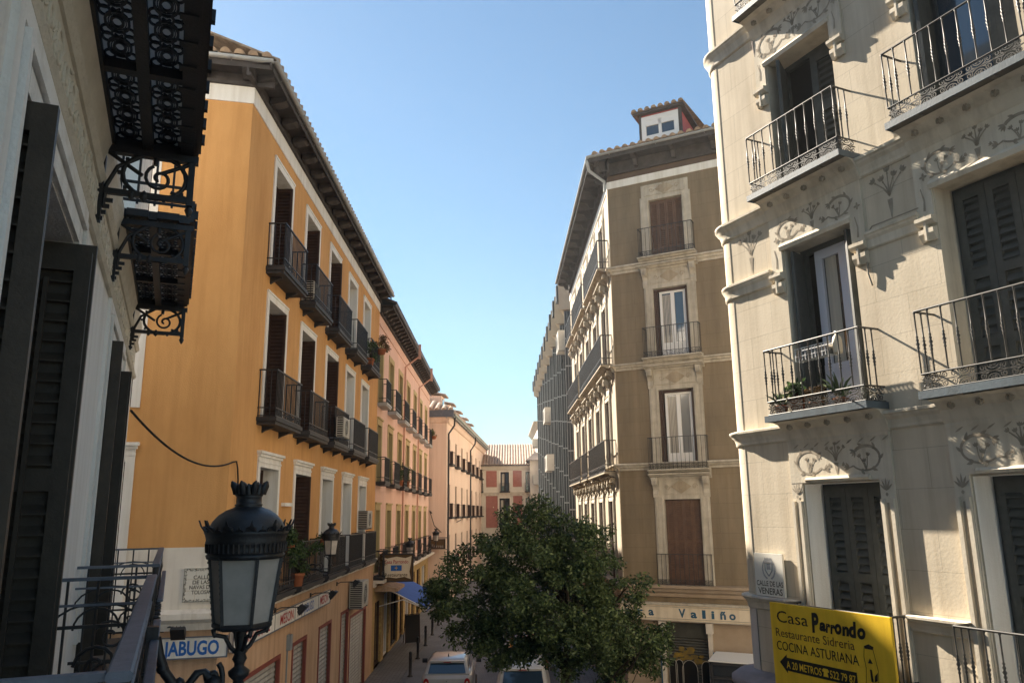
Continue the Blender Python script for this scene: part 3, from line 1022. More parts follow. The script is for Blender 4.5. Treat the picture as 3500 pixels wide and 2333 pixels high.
# ground floor of the pink building: mosaic shop fronts and dark doors
ph0 = [(18.2, 20.0, 0.03, 2.6), (20.7, 22.3, 0.03, 2.7), (23.0, 25.4, 0.05, 2.8), (26.2, 27.6, 0.03, 2.7), (28.4, 30.6, 0.05, 2.8), (31.4, 33, 0.03, 2.8), (34, 36, 0.05, 2.8), (37, 39.6, 0.05, 2.8)]
m = MB(); wall(m, 17.5, 41.3, -0.1, 3.25, ph0); reveals(m, ph0, 0.3); m.build('shop_wall', 'mosaic', PB, F_OS)
for k, q in enumerate(ph0):
    m = MB(); frame_rect(m, q[0], q[1], q[2], q[3], 0.10, 0.18, 0.08); m.box((q[0] + q[1]) / 2 - 0.04, (q[0] + q[1]) / 2 + 0.04, 0.10, 0.18, q[2], q[3])
    so = m.build('shop_door', ('wood_brown', 'frame_white', 'wood_eave')[k % 3], PB, F_OS)
    m = MB(); m.quad((q[0], 0.15, q[2]), (q[1], 0.15, q[2]), (q[1], 0.15, q[3]), (q[0], 0.15, q[3])); m.build('pane', 'glass', so, F_OS)

# hanging restaurant sign, faces down the street towards the viewer
F_HS = Fr(*(F_OS.M @ Vector((18.2, -0.15, 0))).xy, 84)
m = MB(); m.box(0, 1.36, -0.06, 0.06, 3.42, 4.50)
HS = m.build('hanging_sign', 'ink_brown', None, F_HS, (0, 0, 3.42)); tag(HS, 'hanging painted restaurant sign with a blue flag on a cream scroll, over the blue awning', 'sign')
pol = []
for (x, z) in ((0.10, 3.52), (0.35, 3.60), (0.68, 3.55), (1.02, 3.60), (1.28, 3.50), (1.22, 3.80), (1.27, 4.10), (1.30, 4.42), (1.05, 4.34), (0.68, 4.40), (0.30, 4.33), (0.07, 4.40), (0.14, 4.10), (0.10, 3.80)): pol.append((x, z))
m = MB(); m.prism(pol, -0.068, -0.06); m.build('scroll_panel', 'sign_cream', HS, F_HS)
text('Casa Parrondo', 0.68, 4.13, 0.15, 'ink_red', HS, F_HS, -0.072, 0.98, 'CENTER', bold=0.01)
text('Restaurante', 0.68, 3.62, 0.14, 'ink_brown', HS, F_HS, -0.072, 0.92, 'CENTER', bold=0.01)
m = MB(); m.box(0.46, 0.90, -0.074, -0.068, 3.84, 4.06); m.build('flag', 'ink_blue', HS, F_HS)
m = MB(); m.box(0.62, 0.74, -0.077, -0.074, 3.94, 3.965); m.box(0.672, 0.688, -0.077, -0.074, 3.87, 4.03); m.build('cross', 'sign_yellow', HS, F_HS)
m = MB(); frame_rect(m, -0.02, 1.38, 3.40, 4.52, -0.075, 0.075, 0.045); m.tube([(-0.15, 0, 4.62), (1.38, 0, 4.62)], 0.02, 6); m.box(0.2, 0.22, -0.01, 0.01, 4.5, 4.62); m.box(1.1, 1.12, -0.01, 0.01, 4.5, 4.62)
m.build('frame', 'iron', HS, F_HS)

# little roof and blue awning over the restaurant door
m = MB(); m.extrude_x([(0, 3.34), (-0.95, 3.16), (-0.95, 3.05), (0, 3.05)], 17.9, 20.2)
o = m.build('door_canopy', 'tile', None, F_OS, (17.9, 0, 3)); tag(o, 'small red-brown canopy below the hanging restaurant sign', 'canopy')
AW = empty('awning', F_OS, 'blue fabric awning sloping out over the restaurant front', 'awning', None, (21.5, 0, 2.9))
m = MB()
n = 10
for i in range(n):
    t0, t1 = i / n, (i + 1) / n
    f = lambda t: (-0.05 - 1.95 * t, 3.25 - 1.02 * t - 0.06 * sin(pi * t))
    (ya, za), (yb, zb) = f(t0), f(t1)
    m.quad((19.2, ya, za), (25.4, ya, za), (25.4, yb, zb), (19.2, yb, zb))
m.quad((19.2, -2.0, 2.23), (25.4, -2.0, 2.23), (25.4, -2.0, 2.08), (19.2, -2.0, 2.08))
m.build('canvas', 'awning', AW, F_OS)
m = MB()
m.tube([(19.15, -2.0, 2.23), (25.45, -2.0, 2.23)], 0.045, 6)
for x in (19.2, 25.4): m.tube([(x, -0.02, 2.35), (x, -1.0, 2.60), (x, -1.98, 2.22)], 0.025, 5)
m.tube([(19.2, -0.02, 3.2), (19.2, -1.98, 2.22)], 0.03, 5)
m.build('arms', 'frame_white', AW, F_OS)
# menu board
AB = empty('menu_board', F_OS, 'black folding menu board standing on the footway under the awning', 'menu board', None, (24.9, -0.8, 0.03))
m = MB()
m.quad((24.6, -0.5, 0.06), (24.9, -1.15, 0.06), (25.0, -1.11, 1.32), (24.7, -0.46, 1.32))
m.build('board', 'black_plastic', AB, F_OS)
m = MB()
for p in ([(24.6, -0.5, 0.03), (24.72, -0.45, 1.35)], [(24.9, -1.16, 0.03), (25.02, -1.11, 1.35)], [(24.95, -0.35, 0.03), (24.74, -0.46, 1.33)], [(25.25, -1.0, 0.03), (25.0, -1.1, 1.33)], [(24.72, -0.45, 1.35), (25.02, -1.11, 1.35)]):
    m.tube(p, 0.022, 5)
m.build('frame', 'wood_brown', AB, F_OS)

# ================================================================== SALMON BUILDING
SA = empty('salmon_building', F_SS, 'salmon rendered building with a row of dormers, beyond the pink one', 'building')
SX = [-3.35 + 4.16 * i for i in range(7)]
SR = [(5.85, 8.20), (9.65, 11.5), (2.1, 4.6)]
sh = [(x, x + 1.05, a, b) for (a, b) in SR for x in SX]
m = MB(); wall(m, -4.4, 27, -0.1, 13.0, sh, 0.2); m.build('wall', 'salmon', SA)
m = MB(); wall(m, -9, 0, -0.1, 13.0, []); m.build('front_wall', 'salmon', SA, F_SF)
m = MB(); m.quad((27, 0, 0), (27, 9, 0), (27, 9, 13), (27, 0, 13)); m.build('end_wall', 'salmon', SA)
for r, (a, b) in enumerate(SR):
    for x in SX:
        m = MB(); frame_rect(m, x, x + 1.05, a, b, 0.10, 0.16, 0.07); wf = m.build('window', 'wood_brown', SA)
        m = MB(); m.quad((x, 0.15, a), (x + 1.05, 0.15, a), (x + 1.05, 0.15, b), (x, 0.15, b)); m.build('pane', 'glass', wf)
        m = MB(); reveals(m, [(x, x + 1.05, a, b)], 0.2); m.build('reveal', 'salmon', wf)
        m = MB(); m.T = turned(x + 1.03, 0.0, radians(180 + 100)); shutter_leaf(m, 0, 0.22, a + 0.02, (a + 1.0), 0, 0.05, 0.14, (0.5,), 0.04); m.build('shutter', 'wood_brown', wf)
        if r < 2:
            zs = a
            m = MB(); slab(m, x - 0.35, x + 1.4, 0.35, zs - 0.12, zs + 0.02); bl = m.build('balcony', 'iron_soft', SA)
            m = MB(); iron_railing(m, x - 0.32, x + 1.37, 0.33, zs, zs + 0.92, 0.42, 0.003, rail=0.009); m.build('railing', 'iron_soft', bl)
m = MB(); m.extrude_x([(0, 12.55), (-0.12, 12.6), (-0.25, 12.85), (-0.35, 12.95), (0, 12.95)], -4.6, 27); m.build('cornice', 'salmon', SA)
m = MB(); m.extrude_x([(0, 12.55), (-0.12, 12.6), (-0.25, 12.85), (-0.35, 12.95), (0, 12.95)], -9, 0.2); m.build('cornice', 'salmon', SA, F_SF)
eave(F_SS, SA, -4.9, 27, 13.05, 0.5, 20, 'zinc', 0.5, 'zinc_green', 0.1, 0.08, 0, 0.1)
m = MB(); m.box(-9, 0.55, -0.55, 0, 12.95, 13.45); m.build('fascia', 'iron_grey', SA, F_SF)
m = MB(); tile_roof(m, -4.9, 27, -0.6, 13.2, 5, 15.6, 0.5, 0.19, 4, 0, 4.5); m.build('roof', 'tile_pale', SA)
m = MB(); tile_roof(m, -9, 0.6, -0.6, 13.45, 4.5, 15.4, 0.5, 0.17, 4, 0, 0, 4.0); m.build('roof', 'tile_pale', SA, F_SF)
for i in range(5):
    x = -1.5 + i * 5.2
    m = MB(); m.box(x, x + 1.7, 0.8, 3.6, 13.4, 15.0); d = m.build('dormer', 'salmon', SA)
    m = MB(); tile_roof(m, x - 0.2, x + 1.9, 0.5, 15.0, 3.8, 15.7, 0.4, 0.14, 4); m.build('dormer_roof', 'tile_pale', d)
    m = MB(); m.box(x + 0.4, x + 1.3, 0.77, 0.8, 13.7, 14.8); m.build('dormer_window', 'glass', d)
for x in (-3.9, 11.9):
    m = MB()
    m.tube([(x, -0.55, 13.0), (x, -0.5, 12.4), (x - 0.1, -0.1, 11.8), (x - 0.1, -0.08, 0)], 0.07, 6)
    m.build('downpipe', 'iron_soft', SA)
# aerial
m = MB(); m.tube([(8.0, 3.0, 15.2), (8.0, 3.0, 17.2)], 0.03, 4)
for k in range(4): m.tube([(7.4, 3.0, 16.4 + k * 0.2), (8.5, 3.0, 16.4 + k * 0.2)], 0.015, 3)
o = m.build('roof_aerial', 'clad_grey', None, F_SS, (8, 3, 15.2)); tag(o, 'thin television aerial on the salmon building roof', 'aerial')

# ================================================================== RED PANEL BUILDING
RB = empty('red_building', F_RD, 'cream building with brick-red panels closing the end of the street', 'building')
rh = [(-1.42, -0.50, 8.35, 10.42), (1.27, 2.0, 8.35, 10.42), (-1.56, -0.45, 4.8, 7.65), (1.25, 2.1, 4.8, 7.65), (-4.3, -3.35, 8.35, 10.42)]
m = MB(); wall(m, -9, 9, -0.1, 11.1, rh, 0.25); reveals(m, rh, 0.25); m.build('wall', 'cream', RB)
for (a, b, c, d) in rh:
    m = MB(); frame_rect(m, a, b, c, d, 0.14, 0.22, 0.07); m.box((a + b) / 2 - 0.04, (a + b) / 2 + 0.04, 0.14, 0.22, c, d); wf = m.build('window', 'wood_brown', RB)
    m = MB(); m.quad((a, 0.2, c), (b, 0.2, c), (b, 0.2, d), (a, 0.2, d)); m.build('pane', 'glass', wf)
    m = MB(); m.quad((a + 0.15, 0.185, c + 0.6), (a + 0.42, 0.185, c + 0.6), (a + 0.42, 0.185, d - 0.2), (a + 0.15, 0.185, d - 0.2)); m.build('curtain', 'curtain', wf)
    m = MB(); m.box(a - 0.14, a, -0.05, 0, c, d + 0.1); m.box(b, b + 0.14, -0.05, 0, c, d + 0.1); m.box(a, b, -0.05, 0, d, d + 0.1); m.build('surround', 'white_base', wf)
    m = MB(); slab(m, a - 0.08, b + 0.08, 0.3, c - 0.12, c); bl = m.build('balcony', 'iron_soft', RB)
    m = MB(); iron_railing(m, a - 0.06, b + 0.06, 0.28, c, c + 0.85, 0.12, 0.012); m.build('railing', 'iron_soft', bl)
for (a, b, c, d) in ((-2.97, -1.82, 8.83, 10.55), (-0.09, 0.87, 8.83, 10.55), (-3.0, -1.75, 4.6, 7.9), (-0.08, 0.9, 4.6, 7.88), (2.6, 4.5, 8.83, 10.55)):
    m = MB(); m.box(a, b, -0.03, 0.0, c, d); m.build('panel', 'brick_red', RB)
m = MB()
m.extrude_x([(0, 8.0), (-0.10, 8.05), (-0.22, 8.28), (-0.22, 8.34), (0, 8.36)], -9, 9)
m.extrude_x([(0, 10.62), (-0.08, 10.66), (-0.2, 10.95), (-0.3, 11.05), (0, 11.1)], -9, 9)
for i in range(40): m.box(-8.8 + i * 0.45, -8.62 + i * 0.45, -0.16, 0, 7.92, 8.06)
m.build('cornice', 'cream', RB)
m = MB(); m.box(-9, 9, -0.5, 0, 11.05, 11.18); m.build('eave_board', 'iron_soft', RB)
m = MB(); tile_roof(m, -9, 9, -0.55, 11.15, 6.5, 13.9, 0.30, 0.11, 4); m.build('roof', 'tile_pale', RB)
m = MB(); m.prism([(-2.25, 6.65), (-2.15, 6.65), (-2.15, 6.78), (-2.25, 6.78)], -0.06, -0.03); m.build('plaque', 'sign_cream', RB)

# ================================================================== DARK CLAD BUILDING
DB = empty('clad_building', F_DK, 'modern dark glazed building with a grey metal grid and sawtooth top bays', 'building')
# local x = -(distance along the street)
m = MB(); m.box(-44, -5.2, 0.0, 8, -0.1, 17.6); m.build('wall', 'clad_dark', DB)
m = MB(); m.box(-44, -5.2, 0.3, 8, 17.6, 19.3); m.build('attic_wall', 'panel_beige', DB)
nb = 11
for i in range(nb):
    xa = -5.6 - i * 3.45
    dp = 0.62
    # each bay: a short glazed face turned towards the viewer and a long face running back behind an added reflector
    def bay(mb, z0, z1, g=0.0, ex=0.0):
        pts = [(xa + g, 0.0), (xa - 0.10 + g, -dp - g - ex), (xa - 3.45, 0.0)]
        vs = [(q[0], q[1], z0) for q in pts] + [(q[0], q[1], z1) for q in pts]
        mb.add(vs, [(2, 1, 0), (3, 4, 5), (0, 1, 4, 3), (1, 2, 5, 4), (2, 0, 3, 5)])
    m = MB(); bay(m, 3.0, 17.6); gb = m.build('glazed_bay', 'clad_dark', DB)
    m = MB(); m.quad((xa - 0.30, -dp + 0.025, 3.0), (xa - 3.40, -0.03, 3.0), (xa - 3.40, -0.03, 17.55), (xa - 0.30, -dp + 0.025, 17.55)); m.build('bounce_panel', 'cream', gb)  # cream sheet out of view, added to bounce sunlight onto the salmon building
    m = MB()
    def gp(t, o=0.0): return (xa - 0.10 * t + o, -dp * t)
    z, zo = 3.0 + (i % 4) * 0.42, []
    while z < 17.5:
        (x0, y0), (x1, y1) = gp(0.0, 0.002), gp(1.0, 0.002)
        m.add([(x0, y0, z - 0.035), (x1, y1, z - 0.035), (x1, y1, z + 0.035), (x0, y0, z + 0.035), (x0 + 0.03, y0, z - 0.035), (x1 + 0.03, y1 - 0.01, z - 0.035), (x1 + 0.03, y1 - 0.01, z + 0.035), (x0 + 0.03, y0, z + 0.035)], [(0, 1, 2, 3), (4, 5, 6, 7), (3, 2, 6, 7), (0, 1, 5, 4), (1, 2, 6, 5)])
        z += 1.62
    for t in (0.0, 0.25, 0.5, 0.75, 1.0):
        x, y = gp(t)
        m.box(x, x + 0.025, y - 0.010, y + 0.010, 3.0, 17.6)
    m.build('metal_grid', 'clad_grey', gb)
    m = MB(); bay(m, 17.7, 19.45, 0.02, 0.30); b = m.build('bay_parapet', 'panel_beige', DB)
    m = MB()
    m.box(xa - 0.9, xa - 0.30, -dp - 0.42, -dp + 0.04, 18.25, 19.25)
    m.build('end_glass', 'clad_dark', b)
    m = MB()
    x, y = gp(0.0, 0.021)
    for z in (18.2, 18.85): m.add([(x, y, z), (xa - 0.10 + 0.021, -dp - 0.02, z), (xa - 0.10 + 0.021, -dp - 0.02, z + 0.03), (x, y, z + 0.03)], [(0, 1, 2, 3)])
    m.build('panel_joint', 'clad_grey', b)
for (x, z, w, h, lb) in ((-23.2, 12.85, 2.2, 1.15, 'white boxed unit halfway up the dark clad facade'), (-22.0, 9.1, 2.6, 1.2, 'lower grey boxed unit on the dark clad facade')):
    air_con(F_DK, x, -0.45, z, w, h, 0.55, lb)
air_con(F_DK, -8.8, -0.1, 15.6, 1.7, 1.2, 0.8, 'weathered air conditioner high on the party wall beside the sawtooth bays')
m = MB()
m.box(-5.2, 0.3, 0.25, 8, -0.1, 17.2)
m.build('wing_wall', 'salmon', DB)

# white building beyond the clad one
WB = empty('white_building', F_DK, 'narrow sunlit white building past the dark clad one', 'building', None, (-47, 0, 0))
m = MB(); m.box(-60, -44.2, -0.35, 8, -0.1, 15.4); m.build('wall', 'white_trim', WB, F_DK)
m = MB(); m.extrude_x([(-0.35, 14.9), (-0.7, 15.4), (-0.85, 15.5), (-0.85, 15.6), (-0.35, 15.6)], -60, -44.1); m.build('cornice', 'tan_light', WB, F_DK)
for k in range(4):
    for q in range(3):
        m = MB(); m.box(-57 + k * 3.4, -55.8 + k * 3.4, -0.37, -0.34, 4 + q * 3.7, 6.2 + q * 3.7)
        m.build('window', 'glass', WB, F_DK)
air_con(F_DK, -46.0, -0.36, 12.9, 1.3, 0.9, 0.6, 'upper white air conditioner on the narrow white building')
air_con(F_DK, -46.0, -0.36, 9.0, 1.3, 1.0, 0.6, 'lower white air conditioner on the narrow white building')
m = MB(); m.box(1.75, 3.2, -1.2, 5, -0.1, 11.6); HT = m.build('plaster_tower', 'cream', None, F_RD, (2.4, -1, 0)); tag(HT, 'plain plastered stair tower with a hipped tile roof beside the red panels', 'tower')
m = MB()
m.add([(1.3, -1.7, 11.55), (3.6, -1.7, 11.55), (3.6, 5.5, 11.55), (1.3, 5.5, 11.55), (2.4, 0.3, 12.6), (2.4, 3.5, 12.6)], [(0, 1, 4), (1, 2, 5, 4), (2, 3, 5), (3, 0, 4, 5), (3, 2, 1, 0)])
m.build('roof', 'tile_dark', HT, F_RD)

# ================================================================== BROWN CORNER BUILDING (across the street)
TB = empty('brown_building', F_TF, 'brown plastered corner building with cream window surrounds and a red-sided dormer', 'building')
TR = [(3.98, 6.44), (7.32, 9.75), (10.75, 13.0), (14.02, 15.99)]
TXF = (1.38, 2.48)
tfh = [(TXF[0], TXF[1], a, b) for a, b in TR] + [(5.4, 6.5, a, b) for a, b in TR]
TLX = [-2.28 - 2.50 * i for i in range(5)]                       # left edge of each opening
tlh = [(x, x + 0.95, a, b) for a, b in TR for x in TLX]
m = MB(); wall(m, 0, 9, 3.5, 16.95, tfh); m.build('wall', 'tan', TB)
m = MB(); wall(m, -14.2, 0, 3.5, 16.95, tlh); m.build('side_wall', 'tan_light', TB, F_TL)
m = MB(); m.add([tuple((F_TF.M.inverted() @ F_TL.M @ Vector(q))) for q in ((-0.5, 0.6, 0), (-14, 0.6, 0), (-14, 9, 0), (-14, 0.6, 16.9), (-0.5, 0.6, 16.9), (-14, 9, 16.9))] + [(0.6, 0.6, 0), (8.8, 0.6, 0), (0.6, 0.6, 16.9), (8.8, 0.6, 16.9)],
    [(0, 1, 3, 4), (6, 7, 9, 8)])
m.build('core', 'dark', TB)
m = MB(); m.quad((-14.2, 0, 0), (-14.2, 9, 0), (-14.2, 9, 17), (-14.2, 0, 17)); m.build('end_wall', 'tan_light', TB, F_TL)
m = MB(); wall(m, 0, 9, 16.95, 17.55, []); m.build('brown_fascia', 'brown_fascia', TB)
m = MB(); wall(m, -14.2, 0, 16.95, 17.55, []); m.build('brown_fascia', 'brown_fascia', TB, F_TL)
# white band, corner strip and string courses
m = MB(); m.box(-0.02, 9, -0.03, 0.0, 16.68, 16.93); m.build('frieze', 'white_trim', TB)
m = MB(); m.box(-14.2, 0.0, -0.03, 0.0, 16.68, 16.93); m.build('frieze', 'white_trim', TB, F_TL)
m = MB()
m.box(-0.30, 0.012, -0.025, 0.0, 3.5, 16.68)
for z in (6.6, 6.0, 5.4, 4.8, 4.2): m.box(-0.31, 0.02, -0.03, 0.0, z - 0.012, z + 0.012)
m.build('corner_strip', 'tan_light', TB, F_TL)
def cornice_prof(z0, z1, d):
    h = z1 - z0
    return [(0, z0), (-d * 0.25, z0), (-d * 0.3, z0 + h * 0.3), (-d * 0.6, z0 + h * 0.45), (-d * 0.7, z0 + h * 0.7), (-d, z0 + h * 0.78), (-d, z1), (0, z1 + 0.02)]
for z0, z1, d in ((13.66, 13.90, 0.18), (10.46, 10.66, 0.18), (7.33, 7.53, 0.20), (3.66, 3.98, 0.22)):
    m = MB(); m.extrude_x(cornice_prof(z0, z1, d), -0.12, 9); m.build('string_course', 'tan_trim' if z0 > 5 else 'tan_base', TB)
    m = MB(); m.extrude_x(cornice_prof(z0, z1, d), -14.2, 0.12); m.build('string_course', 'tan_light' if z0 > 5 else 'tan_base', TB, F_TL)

def console(mb, x, z0, z1, w=0.17):
    h = z1 - z0
    pr = [(0, z0), (-0.06, z0 + 0.02), (-0.08, z0 + h * 0.2), (-0.06, z0 + h * 0.4), (-0.10, z0 + h * 0.55), (-0.20, z0 + h * 0.72), (-0.24, z0 + h * 0.9), (-0.24, z1), (0, z1)]
    mb.extrude_x(pr, x - w / 2, x + w / 2)
    for k in (-0.3, 0.0, 0.3): mb.box(x + k * w - 0.012, x + k * w + 0.012, -0.255, -0.20, z0 + h * 0.66, z1 - 0.05)

def tan_window(fr, x0, x1, r, trim, style, side=False):
    z0, z1 = TR[r]
    name = 'window'
    m = MB()
    frame_rect(m, x0, x1, z0, z1, 0.14, 0.22, 0.09)
    wf = m.build(name, 'wood_brown', TB, fr)
    m = MB()
    reveals(m, [(x0, x1, z0, z1)], 0.28); m.build('reveal', trim, wf, fr)
    m = MB()
    t = 0.28 if not side else 0.20
    h = 0.60 if r < 3 else 0.55
    m.box(x0 - t, x0, -0.05, 0, z0 - 0.05, z1); m.box(x1, x1 + t, -0.05, 0, z0 - 0.05, z1)
    m.box(x0 - t, x1 + t, -0.05, 0, z1, z1 + 0.12)
    for e in (x0 - t + 0.06, x0 - 0.05, x1 + 0.05, x1 + t - 0.06): m.box(e - 0.018, e + 0.018, -0.07, -0.05, z0, z1 + 0.06)
    m.box(x0 - t + 0.05, x1 + t - 0.05, -0.03, 0, z1 + 0.12, z1 + h)
    frame_rect(m, x0 - t + 0.16, x1 + t - 0.16, z1 + 0.16, z1 + h - 0.05, -0.055, -0.03, 0.025)
    if r < 3:
        console(m, x0 - t + 0.06, z1 + 0.05, z1 + h + 0.05); console(m, x1 + t - 0.06, z1 + 0.05, z1 + h + 0.05)
        m.extrude_x(cornice_prof(z1 + h, z1 + h + 0.16, 0.3), x0 - t - 0.1, x1 + t + 0.1)
    m.build('surround', trim, wf, fr)
    if not side:
        cx, cz = (x0 + x1) / 2, z1 + 0.12 + (h - 0.12) / 2 + 0.01
        m = MB()
        for s_, yy in ((1.0, -0.05), (0.74, -0.058), (0.4, -0.066)):
            q = [(cx + 0.30 * s_, cz), (cx, cz + 0.2 * s_), (cx - 0.30 * s_, cz), (cx, cz - 0.2 * s_)]
            m.prism(q, yy, yy + 0.015)
            m.tube([(a, yy, b) for a, b in q + q[:1]], 0.012, 4, False)
        for k in (-1, 1):
            m.spiral(cx + k * 0.42, cz, 0.09, 0, 1.2, -0.06, 0.010, k)
        m.build('lozenge', 'tan_light', wf, fr)
    if style == 'shutter':
        n = 4
        w = (x1 - x0 - 0.04) / n
        for k in range(n):
            m = MB(); shutter_leaf(m, x0 + 0.02 + k * w, x0 + 0.02 + (k + 1) * w - 0.008, z0 + 0.02, z1 - 0.03, 0.08, 0.05, 0.062, (0.17, 0.50), 0.04, solid_low=1)
            m.build('shutter', 'wood_red', wf, fr)
    elif style == 'glass':
        m = MB()
        a, b = x0 + 0.15, x1 - 0.12
        frame_rect(m, a, b, z0 + 0.02, z1 - 0.08, 0.15, 0.20, 0.075)
        m.box((a + b) / 2 - 0.06, (a + b) / 2 + 0.06, 0.14, 0.20, z0 + 0.05, z1 - 0.1)
        m.box(a, b, 0.155, 0.20, z0 + 0.05, z0 + 0.50)
        m.build('casement', 'frame_white', wf, fr)
        m = MB(); m.quad((a, 0.18, z0), (b, 0.18, z0), (b, 0.18, z1 - 0.1), (a, 0.18, z1 - 0.1)); m.build('pane', 'glass_curtain' if r == 1 else 'glass_blue', wf, fr)
        m = MB()
        for k in range(7):
            xx = a + 0.08 + k * 0.045
            m.box(xx, xx + 0.028, 0.170, 0.178, z0 + 0.5, z1 - 0.2)
        m.build('curtain', 'curtain', wf, fr)
        for hx, an in ((x0 + 0.03, radians(70)), (x1 - 0.03, radians(110))):
            m = MB(); m.T = turned(hx, 0.02, an); shutter_leaf(m, 0, 0.2, z0 + 0.02, z1 - 0.03, 0, 0.03, 0.08, (0.45,), 0.035); m.build('shutter', 'wood_brown', wf, fr)
    else:
        m = MB(); m.quad((x0, 0.2, z0), (x1, 0.2, z0), (x1, 0.2, z1), (x0, 0.2, z1)); m.build('pane', 'glass', wf, fr)
        m = MB(); m.box(x0 + 0.06, x0 + 0.10, 0.0, 0.2, z0, z1); m.box((x0 + x1) / 2 - 0.05, (x0 + x1) / 2 + 0.05, 0.12, 0.2, z0, z1); m.build('shutter', 'wood_brown', wf, fr)
    return wf

for r, sty in enumerate(('shutter', 'glass', 'glass', 'shutter')):
    tan_window(F_TF, TXF[0], TXF[1], r, 'tan_trim', sty)
    zs = TR[r][0]
    for bx in ((1.02, 2.84),) :
        if r == 0:
            m = MB(); slab(m, bx[0] + 0.02, bx[1] - 0.1, 0.14, zs - 0.12, zs - 0.01); bl = m.build('balcony', 'tan_base', TB)
            m = MB(); iron_railing(m, bx[0] + 0.08, bx[1] - 0.12, 0.10, zs, zs + 0.88, 0.14, 0.006, 0.16, rail=0.011); m.build('railing', 'iron_soft', bl)
        else:
            m = MB(); m.extrude_x(cornice_prof(zs - 0.16, zs, 0.34), bx[0] - 0.02, bx[1] + 0.02); bl = m.build('balcony', 'tan_trim', TB)
            m = MB(); iron_railing(m, bx[0] + 0.04, bx[1] - 0.04, 0.30, zs, zs + 0.95, 0.12, 0.006, 0.17, rail=0.012); m.build('railing', 'iron_soft', bl)
for r in range(4):
    for i, x in enumerate(TLX):
        tan_window(F_TL, x, x + 0.95, r, 'tan_trim', 'dark', True)
for r, groups in ((1, ((-4.9, -0.35), (-7.4, -5.5), (-12.8, -8.0))), (2, ((-7.4, -0.35), (-12.8, -8.0))), (3, ((-4.9, -0.35), (-9.9, -5.5), (-12.8, -10.4)))):
    zs = TR[r][0]
    for a, b in groups:
        m = MB(); m.extrude_x(cornice_prof(zs - 0.18, zs, 0.42), a, b)
        n = int((b - a) / 0.62)
        for k in range(n + 1):
            x = a + 0.1 + k * (b - a - 0.2) / n
            console(m, x, zs - 0.62, zs - 0.18, 0.15)
        bl = m.build('balcony', 'tan_light', TB, F_TL)
        m = MB(); iron_railing(m, a + 0.05, b - 0.05, 0.38, zs, zs + 1.0, 0.10, 0.008, 0.24, rail=0.02); m.build('railing', 'iron', bl, F_TL)
# eaves and roofs
def soffit_tan(fr, x0, x1, n, nm):
    eave(fr, TB, x0, x1, 17.58, 0.62, n, 'wood_eave', 0.25, 'zinc', 0.13, 0.34, 0, 0.06)
soffit_tan(F_TF, -0.45, 9, 8, 'front')
soffit_tan(F_TL, -14.2, 0.45, 14, 'side')
m = MB(); tile_roof(m, -0.3, 9, -0.70, 17.70, 5, 19.6, 0.26, 0.10, 5, 0.42, 2.5); m.build('roof', 'tile', TB)
m = MB(); tile_roof(m, -14.2, 0.35, -0.70, 17.70, 5, 19.5, 0.30, 0.11, 4, 0, 0, 2.5); m.build('roof', 'tile', TB, F_TL)
m = MB(); m.prism([(1.30, 17.9), (2.64, 17.9), (2.64, 18.92), (1.30, 18.92)], -0.20, 3.2); d = m.build('dormer', 'dormer_red', TB)
m = MB(); frame_rect(m, 1.36, 2.60, 18.0, 18.84, -0.26, -0.20, 0.15); m.box(1.51, 2.45, -0.25, -0.2, 18.50, 18.70)
m.box(1.93, 2.03, -0.25, -0.20, 18.15, 18.69); m.build('dormer_frame', 'frame_white', d)
m = MB(); m.quad((1.45, -0.205, 18.1), (2.5, -0.205, 18.1), (2.5, -0.205, 18.7), (1.45, -0.205, 18.7)); m.build('pane', 'glass_blue', d)
m = MB(); m.box(1.27, 1.36, -0.24, -0.1, 17.9, 18.95); m.box(2.60, 2.69, -0.24, -0.1, 17.9, 18.95); m.box(1.1, 2.82, -0.38, 3.2, 18.92, 18.99); m.build('dormer_fascia', 'wood_eave', d)
m = MB(); tile_roof(m, 1.05, 2.86, -0.42, 19.0, 3.3, 19.55, 0.22, 0.09, 6, 0.42); m.build('dormer_roof', 'tile', d)
m = MB(); m.tube([(-0.45, -0.72, 17.55), (-0.4, -0.62, 17.2), (-0.08, -0.10, 16.95), (-0.08, -0.08, 16.6)], 0.05, 6); m.build('downpipe', 'zinc', TB)
# shop floor
tsh = [(1.22, 2.46, 0.03, 2.95)]
m = MB(); wall(m, 0, 9, -0.1, 3.5, tsh); reveals(m, tsh, 0.3); m.build('shop_wall', 'tan_base', TB)
m = MB(); wall(m, -14.2, 0, -0.1, 3.5, [(-2.6, -1.2, 0.1, 2.8), (-5.6, -4.0, 0.1, 2.8)]); m.build('shop_wall', 'tan_base', TB, F_TL)
m = MB()
for i in range(34):
    z = 0.03 + i * 0.075
    m.add([(1.24, 0.10, z), (2.44, 0.10, z), (2.44, 0.075, z + 0.04), (1.24, 0.075, z + 0.04), (2.44, 0.10, z + 0.075), (1.24, 0.10, z + 0.075)], [(0, 1, 2, 3), (3, 2, 4, 5)])
m.box(1.24, 2.44, 0.08, 0.3, 2.55, 2.95)
rs = m.build('roller_shutter', 'roller_dark', TB)
m = MB()
rr = random.Random(11)
for k in range(26):
    cx, cz = rr.uniform(1.36, 2.25), rr.uniform(1.86, 2.06)
    if k % 3 == 0: cx, cz = rr.uniform(1.5, 1.95), rr.uniform(2.02, 2.26)
    n_ = 9
    r1, r2 = rr.uniform(0.07, 0.15), rr.uniform(0.03, 0.07)
    m.add([(cx + r1 * rr.uniform(0.7, 1.1) * cos(2 * pi * i / n_), 0.070 - 0.0003 * k, cz + r2 * rr.uniform(0.6, 1.2) * sin(2 * pi * i / n_)) for i in range(n_)], [tuple(range(n_))])
m.build('yellow_paint', 'old_yellow', rs)
m = MB()
